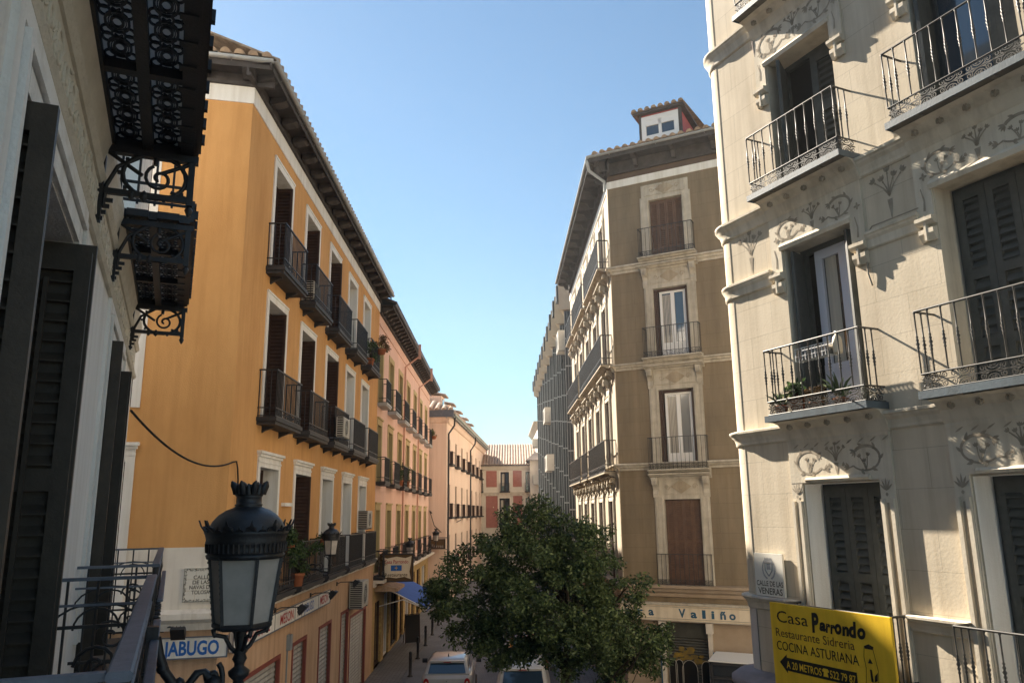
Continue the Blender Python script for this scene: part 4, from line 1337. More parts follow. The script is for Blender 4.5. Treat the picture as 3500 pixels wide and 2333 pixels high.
for (cx, w) in ((1.36, 0.13), (1.56, 0.11), (1.86, 0.22), (2.34, 0.14)):
    top = 1.93
    n = 10
    poly = [(cx - w, 0.1)] + [(cx - w * cos(pi * k / n), top - w * 1.2 + w * 1.2 * sin(pi * k / n)) for k in range(n + 1)] + [(cx + w, 0.1)]
    m.prism([(max(1.25, min(2.43, a)), b) for a, b in poly], 0.062, 0.068)
m.build('black_graffiti', 'ink_black', rs)
m = MB()
for (cx, w) in ((1.36, 0.13), (1.56, 0.11), (1.86, 0.22), (2.34, 0.14)):
    n = 10
    m.tube([(max(1.26, cx - w), 0.058, 0.1)] + [(max(1.26, min(2.42, cx - w * cos(pi * k / n))), 0.058, 1.93 - w * 1.2 + w * 1.2 * sin(pi * k / n)) for k in range(n + 1)] + [(min(2.42, cx + w), 0.058, 0.1)], 0.010, 4)
m.build('pale_outline', 'ac_white', rs)
m = MB()
m.box(1.10, 1.21, -0.10, 0.0, 0.0, 2.98); m.box(2.47, 2.58, -0.10, 0.0, 0.0, 2.98)
m.box(1.06, 1.24, -0.16, 0.0, 2.70, 2.98); m.box(2.44, 2.62, -0.16, 0.0, 2.70, 2.98)
m.build('shop_pilaster', 'cream', TB)
m = MB(); m.box(1.06, 1.10, -0.09, 0, 0, 2.1); m.box(2.58, 2.63, -0.09, 0, 0, 2.2); m.build('blue_edge', 'ink_navy', TB)
m = MB(); m.box(-0.1, 5.4, -0.16, 0.0, 3.0, 3.44)
VS = m.build('shop_sign', 'sign_cream', None, F_TF, (2, 0, 3.0)); tag(VS, 'long cream shop fascia with dark blue lettering below the brown building', 'sign')
m = MB(); m.box(-0.12, 5.42, -0.19, 0.0, 3.44, 3.50); m.box(-0.1, 5.4, -0.175, -0.16, 3.385, 3.40); m.box(-0.1, 5.4, -0.175, -0.16, 3.06, 3.075); m.box(-0.1, 5.4, -0.18, -0.16, 3.0, 3.02); m.build('moulding', 'tan_trim', VS, F_TF)
for ch, x, w, h in (('V', 1.68, 0.20, 0.23), ('a', 2.03, 0.18, 0.22), ('l', 2.36, 0.10, 0.22), ('i', 2.62, 0.09, 0.22), ('ñ', 2.87, 0.16, 0.22), ('o', 3.12, 0.18, 0.22)):
    text(ch, x, 3.12, h, 'ink_navy', VS, F_TF, -0.165, w, bold=0.035)
for ch, x in (('a', 0.78), ('m', 0.1), ('r', 0.45)):
    text(ch, x, 3.14, 0.22, 'ink_navy', VS, F_TF, -0.165, 0.16, bold=0.03)
# glass case beside the shutter
KC = empty('display_case', F_TF, 'dark framed glass case with a pale sloping top standing by the shop wall', 'display case', None, (3.3, -0.5, 0))
m = MB(); m.box(2.75, 4.6, -0.95, -0.25, 0.12, 2.06); m.build('cabinet', 'glass', KC, F_TF)
m = MB(); frame_rect(m, 2.70, 4.65, 0.03, 2.12, -1.0, -0.93, 0.07); m.box(2.70, 2.77, -1.0, -0.2, 2.05, 2.12); m.box(2.70, 2.77, -0.27, -0.2, 0.03, 2.1); m.box(2.70, 4.65, -1.02, -0.95, 1.70, 1.76)
m.build('frame', 'iron_soft', KC, F_TF)
m = MB(); m.extrude_x([(-1.03, 2.13), (-0.15, 2.23), (-0.15, 2.26), (-1.03, 2.16)], 2.68, 4.68); m.build('lid', 'paper', KC, F_TF)

# ================================================================== STONE BUILDING (right)
SB2 = empty('stone_building', F_RT, 'cream building with a rounded corner, stencilled scrolls and iron balconies, on the right', 'building')
RX = [(1.54, 2.64), (3.74, 4.84), (5.94, 7.04)]
RZ = [(3.98, 6.40), (7.26, 9.46), (10.24, 12.16), (13.3, 15.6)]
rth = [(a, b, c, d) for a, b in RX for c, d in RZ]
m = MB(); wall(m, 0.52, 9.5, 3.9, 17.0, rth); m.build('wall', 'stone', SB2)
m = MB(); wall(m, 0.52, 9.5, -0.1, 3.9, [(1.5, 2.7, 0.05, 3.0), (3.7, 4.9, 0.05, 3.0)]); reveals(m, [(1.5, 2.7, 0.05, 3.0), (3.7, 4.9, 0.05, 3.0)], 0.3); m.build('shop_wall', 'stone_base', SB2)
m = MB(); m.box(0.6, 9.4, 0.6, 9, 0, 16.9); m.build('core', 'dark', SB2)
m = MB()
m.lathe([(0.33, 5.0), (0.33, 17.0)], 0.52, 0.33, 18, pi, 1.5 * pi)
m.quad((0.19, 0.33, 5.0), (0.19, 9, 5.0), (0.19, 9, 17), (0.19, 0.33, 17))
m.build('rounded_corner', 'stone', SB2)
m = MB()
m.lathe([(0.34, -0.1), (0.34, 5.0)], 0.52, 0.33, 18, pi, 1.5 * pi)
m.quad((0.18, 0.33, -0.1), (0.18, 9, -0.1), (0.18, 9, 5.0), (0.18, 0.33, 5.0))
m.build('corner_base', 'stone_base', SB2)
m = MB(); m.box(0.515, 0.53, -0.006, 0.0, 5.0, 16.9); m.build('corner_joint', 'stone_trim', SB2)

def band(prof, xe, mt, name='string_course', xs=0.52):
    """moulding run along the facade and round the corner; prof = (out, z)"""
    m = MB()
    cl = prof + [(0.0, prof[-1][1]), (0.0, prof[0][1])]
    m.extrude_x([(-o, z) for o, z in cl], 0.52, xe)
    m.lathe([(0.33 + o, z) for o, z in prof], 0.52, 0.33, 16, pi, 1.5 * pi)
    m.lathe([(0.33 + prof[-1][0], prof[-1][1]), (0.30, prof[-1][1] + 0.01)], 0.52, 0.33, 16, pi, 1.5 * pi)
    m.lathe([(0.30, prof[0][1]), (0.33 + prof[0][0], prof[0][1])], 0.52, 0.33, 16, pi, 1.5 * pi)
    n = len(prof)
    vs = [(0.19 - o, 0.33, z) for o, z in prof] + [(0.19 - o, 9, z) for o, z in prof]
    m.add(vs, [(i, i + 1, n + i + 1, n + i) for i in range(n - 1)])
    return m.build(name, mt, SB2)

def mould(z0, z1, d):
    h = z1 - z0
    return [(0.015, z0), (0.03, z0 + h * 0.08), (0.03, z0 + h * 0.22), (d * 0.45, z0 + h * 0.5), (d * 0.75, z0 + h * 0.66), (d * 0.8, z0 + h * 0.76), (d, z0 + h * 0.82), (d, z0 + h * 0.96), (d * 0.8, z1)]
band(mould(12.72, 12.97, 0.10), 9.5, 'stone_trim')
band(mould(9.92, 10.16, 0.11), 9.5, 'stone_trim')
band(mould(6.95, 7.15, 0.11), 9.5, 'stone_trim')
band(mould(9.03, 9.24, 0.075), 1.32, 'stone_trim', 'label_moulding')
band(mould(4.84, 5.01, 0.10), 1.32, 'stone_trim', 'sill_course')
band([(0.02, 3.55), (0.05, 3.65), (0.22, 3.78), (0.30, 3.92), (0.30, 3.98), (0.24, 4.02), (0.20, 4.05), (0.02, 4.08)], 9.5, 'stone_dark', 'shop_cornice')
for (a, b) in ((2.86, 3.55), (5.06, 5.75)):
    for z0, z1, d in ((9.03, 9.24, 0.075), (4.84, 5.01, 0.10)):
        pr = mould(z0, z1, d)
        m = MB(); m.extrude_x([(-o, z) for o, z in pr + [(0, z1), (0, z0)]], a, b); m.build('label_moulding', 'stone_trim', SB2)
# surrounds with ears
for (a, b) in RX:
    L_, R_ = a - 0.20, b + 0.21
    for k, (z0, z1) in enumerate(RZ):
        m = MB()
        if k in (1, 2):
            m.box(L_, R_, -0.025, 0.0, z1 + 0.02, z1 + (0.46 if k == 1 else 0.56))
            zt = z1
            m.box(L_, a - 0.01, -0.028, 0.0, zt - 0.30, zt + 0.02); m.box(b + 0.01, R_, -0.028, 0.0, zt - 0.30, zt + 0.02)
            for x0, x1 in ((L_ - 0.01, a - 0.005), (b + 0.005, R_ + 0.01)):
                m.extrude_x([(0, zt - 0.40), (-0.05, zt - 0.40), (-0.09, zt - 0.36), (-0.09, zt - 0.32), (0, zt - 0.30)], x0, x1)
                m.extrude_x([(0, zt - 0.58), (-0.03, zt - 0.58), (-0.07, zt - 0.50), (-0.07, zt - 0.45), (0, zt - 0.43)], x0 + 0.02, x1 - 0.01)
                m.box(x0 + 0.09, x0 + 0.115, -0.075, 0.0, zt - 0.58, zt - 0.30)
            m.extrude_x([(0, zt - 0.02), (-0.04, zt - 0.02), (-0.055, zt + 0.03), (-0.03, zt + 0.07), (0, zt + 0.07)], a - 0.03, b + 0.03)
        else:
            if k == 0: m.box(L_, R_, -0.025, 0.0, z1 + 0.02, 6.94)
            for x0, x1 in ((L_ + 0.005, a - 0.02), (b + 0.02, R_ - 0.005)):
                m.box(x0, x1, -0.022, 0.0, z0 + 0.0, z1 + 0.02)
                m.box(x0 + 0.01, x0 + 0.055, -0.055, -0.022, z0, z1 - 0.20)
                m.box(x1 - 0.055, x1 - 0.01, -0.055, -0.022, z0, z1 - 0.20)
            m.extrude_x([(0, z1 + 0.02), (-0.06, z1 + 0.02), (-0.075, z1 + 0.05), (-0.05, z1 + 0.08), (0, z1 + 0.08)], a + 0.08, b - 0.08)
            m.box(L_, R_, -0.035, -0.025, 6.90, 6.94) if k == 0 else None
        m.build('surround', 'stone_trim', SB2)

# stencilled plant ornament
def petal(mb, x, z, a, L, w, y):
    c, s_ = cos(a), sin(a)
    pts = [(0, 0), (0.35, 0.5), (0.7, 0.4), (1.0, 0.0), (0.7, -0.4), (0.35, -0.5)]
    mb.add([(x + c * p * L - s_ * q * w, y, z + s_ * p * L + c * q * w) for p, q in pts], [(0, 1, 2, 3, 4, 5)])
def strip(mb, pts, w0, w1, y):
    n = len(pts)
    w0, w1 = w0 * 1.5, w1 * 1.5
    vs = []
    for i, (x, z) in enumerate(pts):
        x0, z0 = pts[max(0, i - 1)]
        x1, z1 = pts[min(n - 1, i + 1)]
        L = sqrt((x1 - x0) ** 2 + (z1 - z0) ** 2) or 1
        nx, nz = -(z1 - z0) / L, (x1 - x0) / L
        w = w0 + (w1 - w0) * i / (n - 1)
        vs += [(x + nx * w / 2, y, z + nz * w / 2), (x - nx * w / 2, y, z - nz * w / 2)]
    mb.add(vs, [(2 * i, 2 * i + 1, 2 * i + 3, 2 * i + 2) for i in range(n - 1)])
def flower(mb, x, z, a, s_, y):
    for k in (-0.55, 0, 0.55): petal(mb, x, z, a + k, s_ * 1.15, s_ * 0.55, y)
    petal(mb, x, z, a + pi, s_ * 0.5, s_ * 0.4, y)
def scroll_branch(mb, x, z, s_, f, y):
    """open C-scroll with leaves along its outer side and flower stems inside; f mirrors it"""
    def pt(a, r): return (x + f * r * 1.30 * cos(a), z + r * 0.92 * sin(a))
    pts = [pt(radians(215 + 285 * i / 26), s_ * (1.0 - 0.18 * i / 26)) for i in range(27)]
    strip(mb, pts, 0.012, 0.026, y)
    for i in (3, 7, 12, 17, 22):
        (px, pz), (qx, qz) = pts[i], pts[i + 1]
        a = atan2(qz - pz, qx - px)
        petal(mb, px, pz, a - f * 0.6, s_ * 0.52, s_ * 0.20, y); petal(mb, px, pz, a + f * 0.35, s_ * 0.30, s_ * 0.13, y)
    ex, ez = pts[-1]
    a = atan2(pts[-1][1] - pts[-3][1], pts[-1][0] - pts[-3][0])
    for k in (-0.8, -0.25, 0.3, 0.8): petal(mb, ex, ez, a + k, s_ * 0.50, s_ * 0.17, y)
    bx, bz = pts[5]
    for (dx, dz, an) in ((-0.10, 0.55, 95), (0.18, 0.95, 70), (-0.42, 0.9, 120)):
        e = (bx + f * dx * s_, bz + dz * s_)
        strip(mb, [(bx, bz), ((bx + e[0]) / 2 + f * 0.04 * s_, (bz + e[1]) / 2), e], 0.010, 0.006, y)
        flower(mb, e[0], e[1], radians(an if f > 0 else 180 - an), s_ * 0.27, y)
    sx, sz = pts[0]
    st = [(sx, sz), (sx - f * s_ * 0.35, sz - s_ * 0.12), (sx - f * s_ * 0.75, sz + s_ * 0.1)]
    strip(mb, st, 0.014, 0.006, y)
    for k in (-0.3, 0.2, 0.9): petal(mb, st[1][0], st[1][1], (pi - k if f > 0 else k), s_ * 0.5, s_ * 0.18, y)
    flower(mb, st[2][0], st[2][1], radians(150 if f > 0 else 30), s_ * 0.24, y)
def bouquet(mb, x, z0, h, y):
    mb.add([(x - 0.004, y, z0), (x + 0.004, y, z0), (x + 0.035, y, z0 + h * 0.40), (x - 0.035, y, z0 + h * 0.40)], [(0, 1, 2, 3)])
    petal(mb, x, z0 + h * 0.44, pi / 2, h * 0.16, 0.05, y)
    for k, a in enumerate((50, 70, 90, 110, 130)):
        a = radians(a)
        L = h * (0.36 if k % 2 else 0.48)
        bx, bz = x + cos(a) * L, z0 + h * 0.48 + sin(a) * L
        strip(mb, [(x, z0 + h * 0.48), ((x + bx) / 2 + 0.01 * (k - 2), (z0 + h * 0.48 + bz) / 2), (bx, bz)], 0.016, 0.008, y)
        flower(mb, bx, bz, a, h * 0.12, y)
def palmette(mb, x, z, s_, y):
    for k in range(-2, 3): petal(mb, x, z, pi / 2 + k * 0.42, s_ * (1 - 0.12 * abs(k)), s_ * 0.16, y)
    petal(mb, x, z - s_ * 0.12, -pi / 2, s_ * 0.3, s_ * 0.25, y)
for (a, b) in RX:
    c = (a + b) / 2
    for z, s_ in ((6.67, 0.165), (9.70, 0.15), (12.46, 0.19)):
        m = MB(); yy = -0.0285
        scroll_branch(m, c - 0.42, z, s_, -1, yy); scroll_branch(m, c + 0.42, z, s_, 1, yy)
        bouquet(m, c, z - 0.18, 0.36, yy)
        if z < 7:
            palmette(m, a - 0.105, z - 0.38, 0.15, yy); palmette(m, b + 0.105, z - 0.38, 0.15, yy)
            for x in (a - 0.105, b + 0.105): m.box(x - 0.012, x + 0.012, -0.030, -0.023, 4.0, 6.16)
            for k in range(9): petal(m, a - 0.1 + k * 0.165, 6.84, 0.5, 0.11, 0.02, -0.0365)
        else:
            for x in (a - 0.11, b + 0.11):
                strip(m, [(x, z - 0.50 + 0.02), (x + 0.01, z - 0.36), (x - 0.02, z - 0.22)], 0.02, 0.008, -0.031)
                for q in range(4): petal(m, x + 0.03, z - 0.10, q * pi / 2, 0.05, 0.03, -0.0315)
        m.build('stencil_scroll', 'stencil', SB2)
for x in (0.94, 3.21, 5.4):
    m = MB(); bouquet(m, x, 9.30, 0.58, -0.004); m.build('stencil_bouquet', 'stencil', SB2)

# windows of the stone building
def stone_window(ix, kz, style):
    a, b = RX[ix]
    z0, z1 = RZ[kz]
    m = MB()
    frame_rect(m, a + 0.0, b - 0.0, z0, z1, 0.30, 0.38, 0.07, False)
    wf = m.build('window', 'wood_black', SB2)
    m = MB(); reveals(m, [(a, b, z0, z1)], 0.40); m.build('reveal', 'white_trim' if kz == 0 else 'stone_trim', wf)
    wl = (b - a - 0.10) / 2
    def leaf(hx, hy, ang, w, st=0.09, bars=False):
        m = MB(); m.T = turned(hx, hy, ang); shutter_leaf(m, 0, w, z0 + 0.02, z1 - 0.06, -0.02, st, 0.085, (0.22, 0.56), 0.045, bar=bars, depth=0.04); m.build('shutter', 'wood_black', wf)
    if style == 'closed':
        for k in range(3):
            w = (b - a - 0.12) / 3
            m = MB(); shutter_leaf(m, a + 0.06 + k * w, a + 0.06 + (k + 1) * w - 0.006, z0 + 0.02, z1 - 0.06, 0.25, 0.075, 0.085, (0.22, 0.56), 0.045, depth=0.04); m.build('shutter', 'wood_black', wf)
    elif style == 'glass':
        leaf(a + 0.02, 0.30, radians(-72), 0.28, 0.05); leaf(b - 0.02, 0.30, radians(252), 0.30, 0.05)
        m = MB(); x0, x1 = a + 0.22, b - 0.20
        frame_rect(m, x0, x1, z0, z1 - 0.07, 0.31, 0.37, 0.07)
        frame_rect(m, x0 + 0.07, (x0 + x1) / 2 + 0.12, z0 + 0.05, z1 - 0.14, 0.29, 0.34, 0.06)
        m.box((x0 + x1) / 2 + 0.12, (x0 + x1) / 2 + 0.20, 0.26, 0.34, z0, z1 - 0.14)
        m.box(x0, x1, 0.30, 0.35, z0, z0 + 0.62)
        m.box(x0 + 0.1, x1 - 0.1, 0.285, 0.30, z0 + 0.12, z0 + 0.50)
        m.build('casement', 'frame_lilac', wf)
        m = MB(); m.quad((x0, 0.33, z0), (x1, 0.33, z0), (x1, 0.33, z1), (x0, 0.33, z1)); m.build('pane', 'glass', wf)
        m = MB(); m.quad((x0 + 0.15, 0.325, z0 + 0.6), (x0 + 0.33, 0.325, z0 + 0.6), (x0 + 0.33, 0.325, z1 - 0.2), (x0 + 0.15, 0.325, z1 - 0.2)); m.build('curtain', 'curtain', wf)
    elif style == 'ajar':
        leaf(a + 0.04, 0.28, radians(-58), 0.38); leaf(a + 0.50, 0.30, radians(6), wl, 0.10)
        m = MB(); m.quad((a, 0.36, z0), (b, 0.36, z0), (b, 0.36, z1), (a, 0.36, z1)); m.build('pane', 'dark', wf)
    elif style == 'blue':
        leaf(a + 0.03, 0.30, radians(-80), 0.3); leaf(b - 0.03, 0.28, radians(180), wl * 0.8)
        m = MB(); m.quad((a, 0.35, z0), (b, 0.35, z0), (b, 0.35, z1), (a, 0.35, z1)); m.build('pane', 'glass_blue', wf)
        m = MB(); frame_rect(m, a + 0.06, b - 0.35, z0, z1 - 0.05, 0.30, 0.35, 0.05); m.build('casement', 'clad_dark', wf)
for ix, kz, st in ((0, 0, 'closed'), (1, 0, 'closed'), (2, 0, 'closed'), (0, 1, 'glass'), (1, 1, 'closed'), (2, 1, 'closed'), (0, 2, 'ajar'), (1, 2, 'blue'), (2, 2, 'closed'), (0, 3, 'closed'), (1, 3, 'closed'), (2, 3, 'closed')):
    stone_window(ix, kz, st)

def baluster(mb, x, y, z0, z1):
    zm = z0 + (z1 - z0) * 0.48
    mb.lathe([(0.0085, z0), (0.0085, zm - 0.09), (0.015, zm - 0.075), (0.009, zm - 0.06), (0.017, zm - 0.04), (0.010, zm - 0.022), (0.021, zm), (0.010, zm + 0.022), (0.017, zm + 0.04), (0.009, zm + 0.06), (0.014, zm + 0.075), (0.0085, zm + 0.09), (0.0085, z1 - 0.03), (0.014, z1 - 0.015), (0.010, z1)], x, y, 7)

def scroll_panel(mb, x0, x1, z0, z1, put, rad=0.0052):
    """wrought C-scrolls with crossing stems; put(t,z) maps along-run coordinate to a point"""
    h = z1 - z0
    n = max(1, int(round((x1 - x0) / (h * 1.9))))
    w = (x1 - x0) / n
    def tb(pts): mb.tube([put(t, z) for t, z in pts], rad, 4)
    for i in range(n):
        a = x0 + i * w
        c, zm = a + w / 2, z0 + h * 0.5
        for f in (-1, 1):
            for (sx, sz, r, tu) in ((0.34, 0.24, 0.20, 1.3), (0.34, -0.24, 0.20, 1.3)):
                cx, cz, rr_ = c + f * sx * w, zm + sz * h, r * h
                sg = f * (1 if sz > 0 else -1)
                a0 = (pi if f > 0 else 0) + (0.5 * sg)
                pts = []
                for k in range(17):
                    t = k / 16
                    an = a0 - sg * tu * 2 * pi * t
                    q = rr_ * (1 - 0.75 * t)
                    pts.append((cx + q * cos(an), cz + q * sin(an)))
                tb([(c, zm), ((c + pts[0][0]) / 2, zm + (pts[0][1] - zm) * 0.25)] + pts)
            tb([(c, zm), (c + f * w * 0.22, zm + h * 0.06), (c + f * w * 0.5, zm)])
            tb([(c, zm), (c + f * w * 0.22, zm - h * 0.06), (c + f * w * 0.5, zm)])
        for sz in (-1, 1):
            pts = [(c + w * 0.20 * cos(pi * k / 8), zm + sz * (h * 0.46 - h * 0.30 * sin(pi * k / 8))) for k in range(9)]
            tb(pts)
            for f in (-1, 1):
                pts = [(c + f * w * 0.07 + 0.055 * w * cos(1.2 + f * k * 0.6) * (1 - k / 14), zm + sz * h * 0.36 + 0.10 * h * sin(1.2 + f * k * 0.6) * (1 - k / 14)) for k in range(11)]
                tb(pts)

def stone_balcony(ix, zs, full=True, d=0.31):
    a, b = RX[ix][0] - 0.20, RX[ix][1] + 0.22
    m = MB()
    m.box(a - 0.02, b + 0.02, -d - 0.03, 0.0, zs, zs + 0.018)
    m.box(a - 0.02, b + 0.02, -d - 0.045, -d - 0.03, zs - 0.06, zs + 0.018)
    m.box(a - 0.02, a - 0.008, -d - 0.03, 0.0, zs - 0.06, zs)
    m.box(b + 0.008, b + 0.02, -d - 0.03, 0.0, zs - 0.06, zs)
    bl = m.build('balcony', 'slab_steel', SB2)
    m = MB(); m.box(a - 0.008, b + 0.008, -d - 0.03, 0, zs - 0.045, zs - 0.005)
    for x in (a + 0.35, (a + b) / 2, b - 0.35): m.box(x - 0.025, x + 0.025, -d - 0.02, 0, zs - 0.06, zs - 0.045)
    m.build('underside', 'slab_under', bl)
    m = MB()
    zt, zl = zs + 0.855, zs + 0.195
    y = -d
    n = 11
    for i in range(n):
        baluster(m, a + 0.015 + (b - a - 0.03) * i / (n - 1), y, zl, zt)
    for x in (a + 0.015, b - 0.015):
        for q in (0.10, 0.20): baluster(m, x, y + q, zl, zt)
    for z, r in ((zt, 0.013), (zl, 0.011), (zs + 0.03, 0.009)):
        m.tube([(a + 0.015, 0.0, z), (a + 0.015, y, z)], r, 6); m.tube([(a + 0.015, y, z), (b - 0.015, y, z)], r, 6); m.tube([(b - 0.015, y, z), (b - 0.015, 0.0, z)], r, 6)
    m.build('railing', 'iron_bronze', bl)
    m = MB()
    scroll_panel(m, a + 0.02, b - 0.02, zs + 0.03, zl, lambda t, z: (t, y, z))
    scroll_panel(m, 0.0, d - 0.02, zs + 0.03, zl, lambda t, z: (a + 0.015, y + t, z))
    scroll_panel(m, 0.0, d - 0.02, zs + 0.03, zl, lambda t, z: (b - 0.015, y + t, z))
    m.build('scrollwork', 'iron_bronze', bl)
    m = MB()                                   # coved stone bracket under the slab with rosettes
    m.extrude_x([(0, zs - 0.30), (-0.03, zs - 0.30), (-0.05, zs - 0.26), (-0.08, zs - 0.16), (-0.16, zs - 0.08), (-0.24, zs - 0.06), (0, zs - 0.06)], a - 0.01, b + 0.01)
    m.build('cove', 'stone_trim', bl)
    for k in range(5):
        m = MB()
        x = a + 0.16 + k * (b - a - 0.32) / 4
        for q in range(6):
            an = q * pi / 3
            m.lathe([(0.001, zs - 0.155), (0.018, zs - 0.145), (0.018, zs - 0.12), (0.001, zs - 0.09)], x + 0.026 * cos(an), -0.125 - 0.02 * sin(an), 6)
        m.lathe([(0.001, zs - 0.17), (0.022, zs - 0.155), (0.022, zs - 0.12), (0.001, zs - 0.085)], x, -0.125, 8)
        m.build('rosette', 'stencil', bl)
    return bl
for ix in range(3):
    stone_balcony(ix, 7.235); stone_balcony(ix, 10.215); stone_balcony(ix, 12.95)
    stone_balcony(ix, 4.14)
m = MB(); m.tube([(2.86, -0.01, 9.22), (2.84, -0.02, 9.1), (2.83, -0.03, 8.75), (2.86, -0.02, 8.6)], 0.012, 5)
m.tube([(2.86, -0.01, 9.22), (3.0, -0.09, 9.26), (3.6, -0.09, 9.26)], 0.008, 4); m.build('wall_cable', 'stencil', SB2)
m = MB(); m.tube([(1.36, -0.02, 12.9), (1.34, -0.03, 12.6), (1.36, -0.02, 12.4), (1.42, -0.01, 12.25)], 0.008, 4); m.build('wall_cable', 'wood_red', SB2)

# Veneras street plaque
m = MB(); m.box(0.59, 1.10, -0.05, -0.02, 5.02, 5.55)
VP = m.build('street_sign', 'ink_tile', None, F_RT, (0.85, 0, 5.02)); tag(VP, 'pale street name plaque reading CALLE DE LAS VENERAS under a grey coat of arms', 'street sign')
text('CALLE DE LAS', 0.85, 5.145, 0.066, 'ink_sepia', VP, F_RT, -0.053, 0.47, 'CENTER', bold=0.012)
text('VENERAS', 0.85, 5.045, 0.080, 'ink_sepia', VP, F_RT, -0.053, 0.43, 'CENTER', bold=0.012)
m = MB()
cx, cz = 0.85, 5.37
sh_ = [(cx - 0.06, cz + 0.07), (cx + 0.06, cz + 0.07), (cx + 0.06, cz - 0.03), (cx, cz - 0.10), (cx - 0.06, cz - 0.03)]
m.tube([(a, -0.053, b) for a, b in sh_ + sh_[:1]], 0.007, 4)
m.add([(a, -0.0515, b) for a, b in ((cx - 0.035, cz - 0.02), (cx + 0.035, cz - 0.02), (cx + 0.03, cz + 0.05), (cx - 0.03, cz + 0.05))], [(0, 1, 2, 3)])
for k in range(14):
    for f in (-1, 1):
        an = -pi / 2 + f * (0.25 + k * 0.16)
        petal(m, cx + 0.095 * cos(an), cz - 0.01 + 0.115 * sin(an), an + f * 0.9, 0.04, 0.016, -0.0525)
for k in range(-2, 3): petal(m, cx + k * 0.022, cz + 0.085, pi / 2 + k * -0.15, 0.05, 0.018, -0.0525)
m.box(cx - 0.055, cx + 0.055, -0.053, -0.051, cz + 0.075, cz + 0.09)
m.build('coat_of_arms', 'ink_grey', VP, F_RT)
m = MB(); m.box(0.57, 1.14, -0.12, 0.0, 4.985, 5.012); m.build('ledge', 'stone_base', SB2, F_RT)
m = MB(); m.box(0.80, 0.98, -0.03, 0.0, 4.40, 4.66); m.build('hatch', 'clad_grey', SB2, F_RT)

# yellow restaurant board hung on the low balcony
F_YS = Fr(*(F_RT.M @ Vector((1.19, -0.36, 0))).xy, 154.75)
m = MB(); m.box(0, 1.72, -0.035, 0.0, 4.02, 5.005)
YS = m.build('restaurant_board', 'sign_yellow', None, F_YS, (0.8, 0, 4.02)); tag(YS, 'yellow restaurant board with black lettering and an arrow, hung on the low balcony', 'sign')
text('Casa', 0.11, 4.79, 0.135, 'ink_black', YS, F_YS, -0.038, 0.49, bold=0.0)
for ch, x, z, h, w in (('P', 0.655, 4.745, 0.20, 0.115), ('a', 0.765, 4.775, 0.125, 0.095), ('r', 0.855, 4.765, 0.130, 0.070), ('r', 0.920, 4.760, 0.130, 0.070), ('o', 0.985, 4.765, 0.145, 0.100), ('n', 1.085, 4.760, 0.130, 0.100), ('d', 1.180, 4.755, 0.155, 0.110), ('o', 1.290, 4.755, 0.150, 0.110)):
    text(ch, x, z, h, 'ink_black', YS, F_YS, -0.038, w, bold=0.05, shear=0.15, rot=radians(-2 if ch in 'ar' else 3))
text('Restaurante Sidreria', 0.075, 4.625, 0.098, 'ink_brown', YS, F_YS, -0.038, 1.16)
text('COCINA ASTURIANA', 0.075, 4.475, 0.105, 'ink_black', YS, F_YS, -0.038, 1.20)
m = MB(); m.add([(x, -0.0375, z) for x, z in ((0.10, 4.335), (0.22, 4.435), (0.22, 4.40), (1.23, 4.40), (1.23, 4.255), (0.22, 4.255), (0.22, 4.225))], [(0, 1, 2, 3, 4, 5, 6)])
m.build('arrow', 'ink_black', YS, F_YS)
text('A 20 METROS', 0.21, 4.285, 0.082, 'sign_yellow', YS, F_YS, -0.040, 0.53, bold=0.01)
text('522 79 87', 0.86, 4.285, 0.082, 'sign_yellow', YS, F_YS, -0.040, 0.35, bold=0.01)
m = MB()                                       # telephone symbol
m.prism([(0.765, 4.285), (0.835, 4.285), (0.825, 4.335), (0.775, 4.335)], -0.041, -0.039); m.prism([(0.755, 4.335), (0.845, 4.335), (0.845, 4.355), (0.83, 4.37), (0.77, 4.37), (0.755, 4.355)], -0.041, -0.039)
m.build('telephone_symbol', 'sign_yellow', YS, F_YS)
m = MB()                                       # standing figure in a cap, drawn in outline
px_ = 1.42
m.prism([(px_ - 0.05, 4.66), (px_ + 0.05, 4.66), (px_ + 0.06, 4.69), (px_ + 0.0, 4.71), (px_ - 0.06, 4.685)], -0.038, -0.036)
m.prism([(px_ - 0.03, 4.52), (px_ + 0.03, 4.52), (px_ + 0.0, 4.57)], -0.038, -0.036)
for pts in ([(px_ - 0.06, 4.68), (px_ - 0.075, 4.58), (px_ - 0.06, 4.47), (px_ - 0.08, 4.30), (px_ - 0.06, 4.12)], [(px_ + 0.05, 4.66), (px_ + 0.07, 4.57), (px_ + 0.09, 4.46), (px_ + 0.08, 4.33), (px_ + 0.10, 4.12)]):
    m.tube([(a, -0.036, b) for a, b in pts], 0.0022, 4)
m.prism([(px_ - 0.01, 4.34), (px_ + 0.02, 4.34), (px_ + 0.01, 4.46), (px_ - 0.015, 4.46)], -0.038, -0.036)
m.prism([(px_ + 0.03, 4.34), (px_ + 0.07, 4.36), (px_ + 0.08, 4.44), (px_ + 0.04, 4.40)], -0.038, -0.036)
m.prism([(px_ - 0.02, 4.05), (px_ + 0.08, 4.05), (px_ + 0.09, 4.20), (px_ + 0.06, 4.27), (px_ + 0.0, 4.27), (px_ - 0.02, 4.2)], -0.038, -0.036)
m.build('figure_drawing', 'ink_black', YS, F_YS)
m = MB(); m.box(px_ - 0.01, px_ + 0.08, -0.0385, -0.036, 4.275, 4.295); m.build('figure_belt', 'ink_red', YS, F_YS)

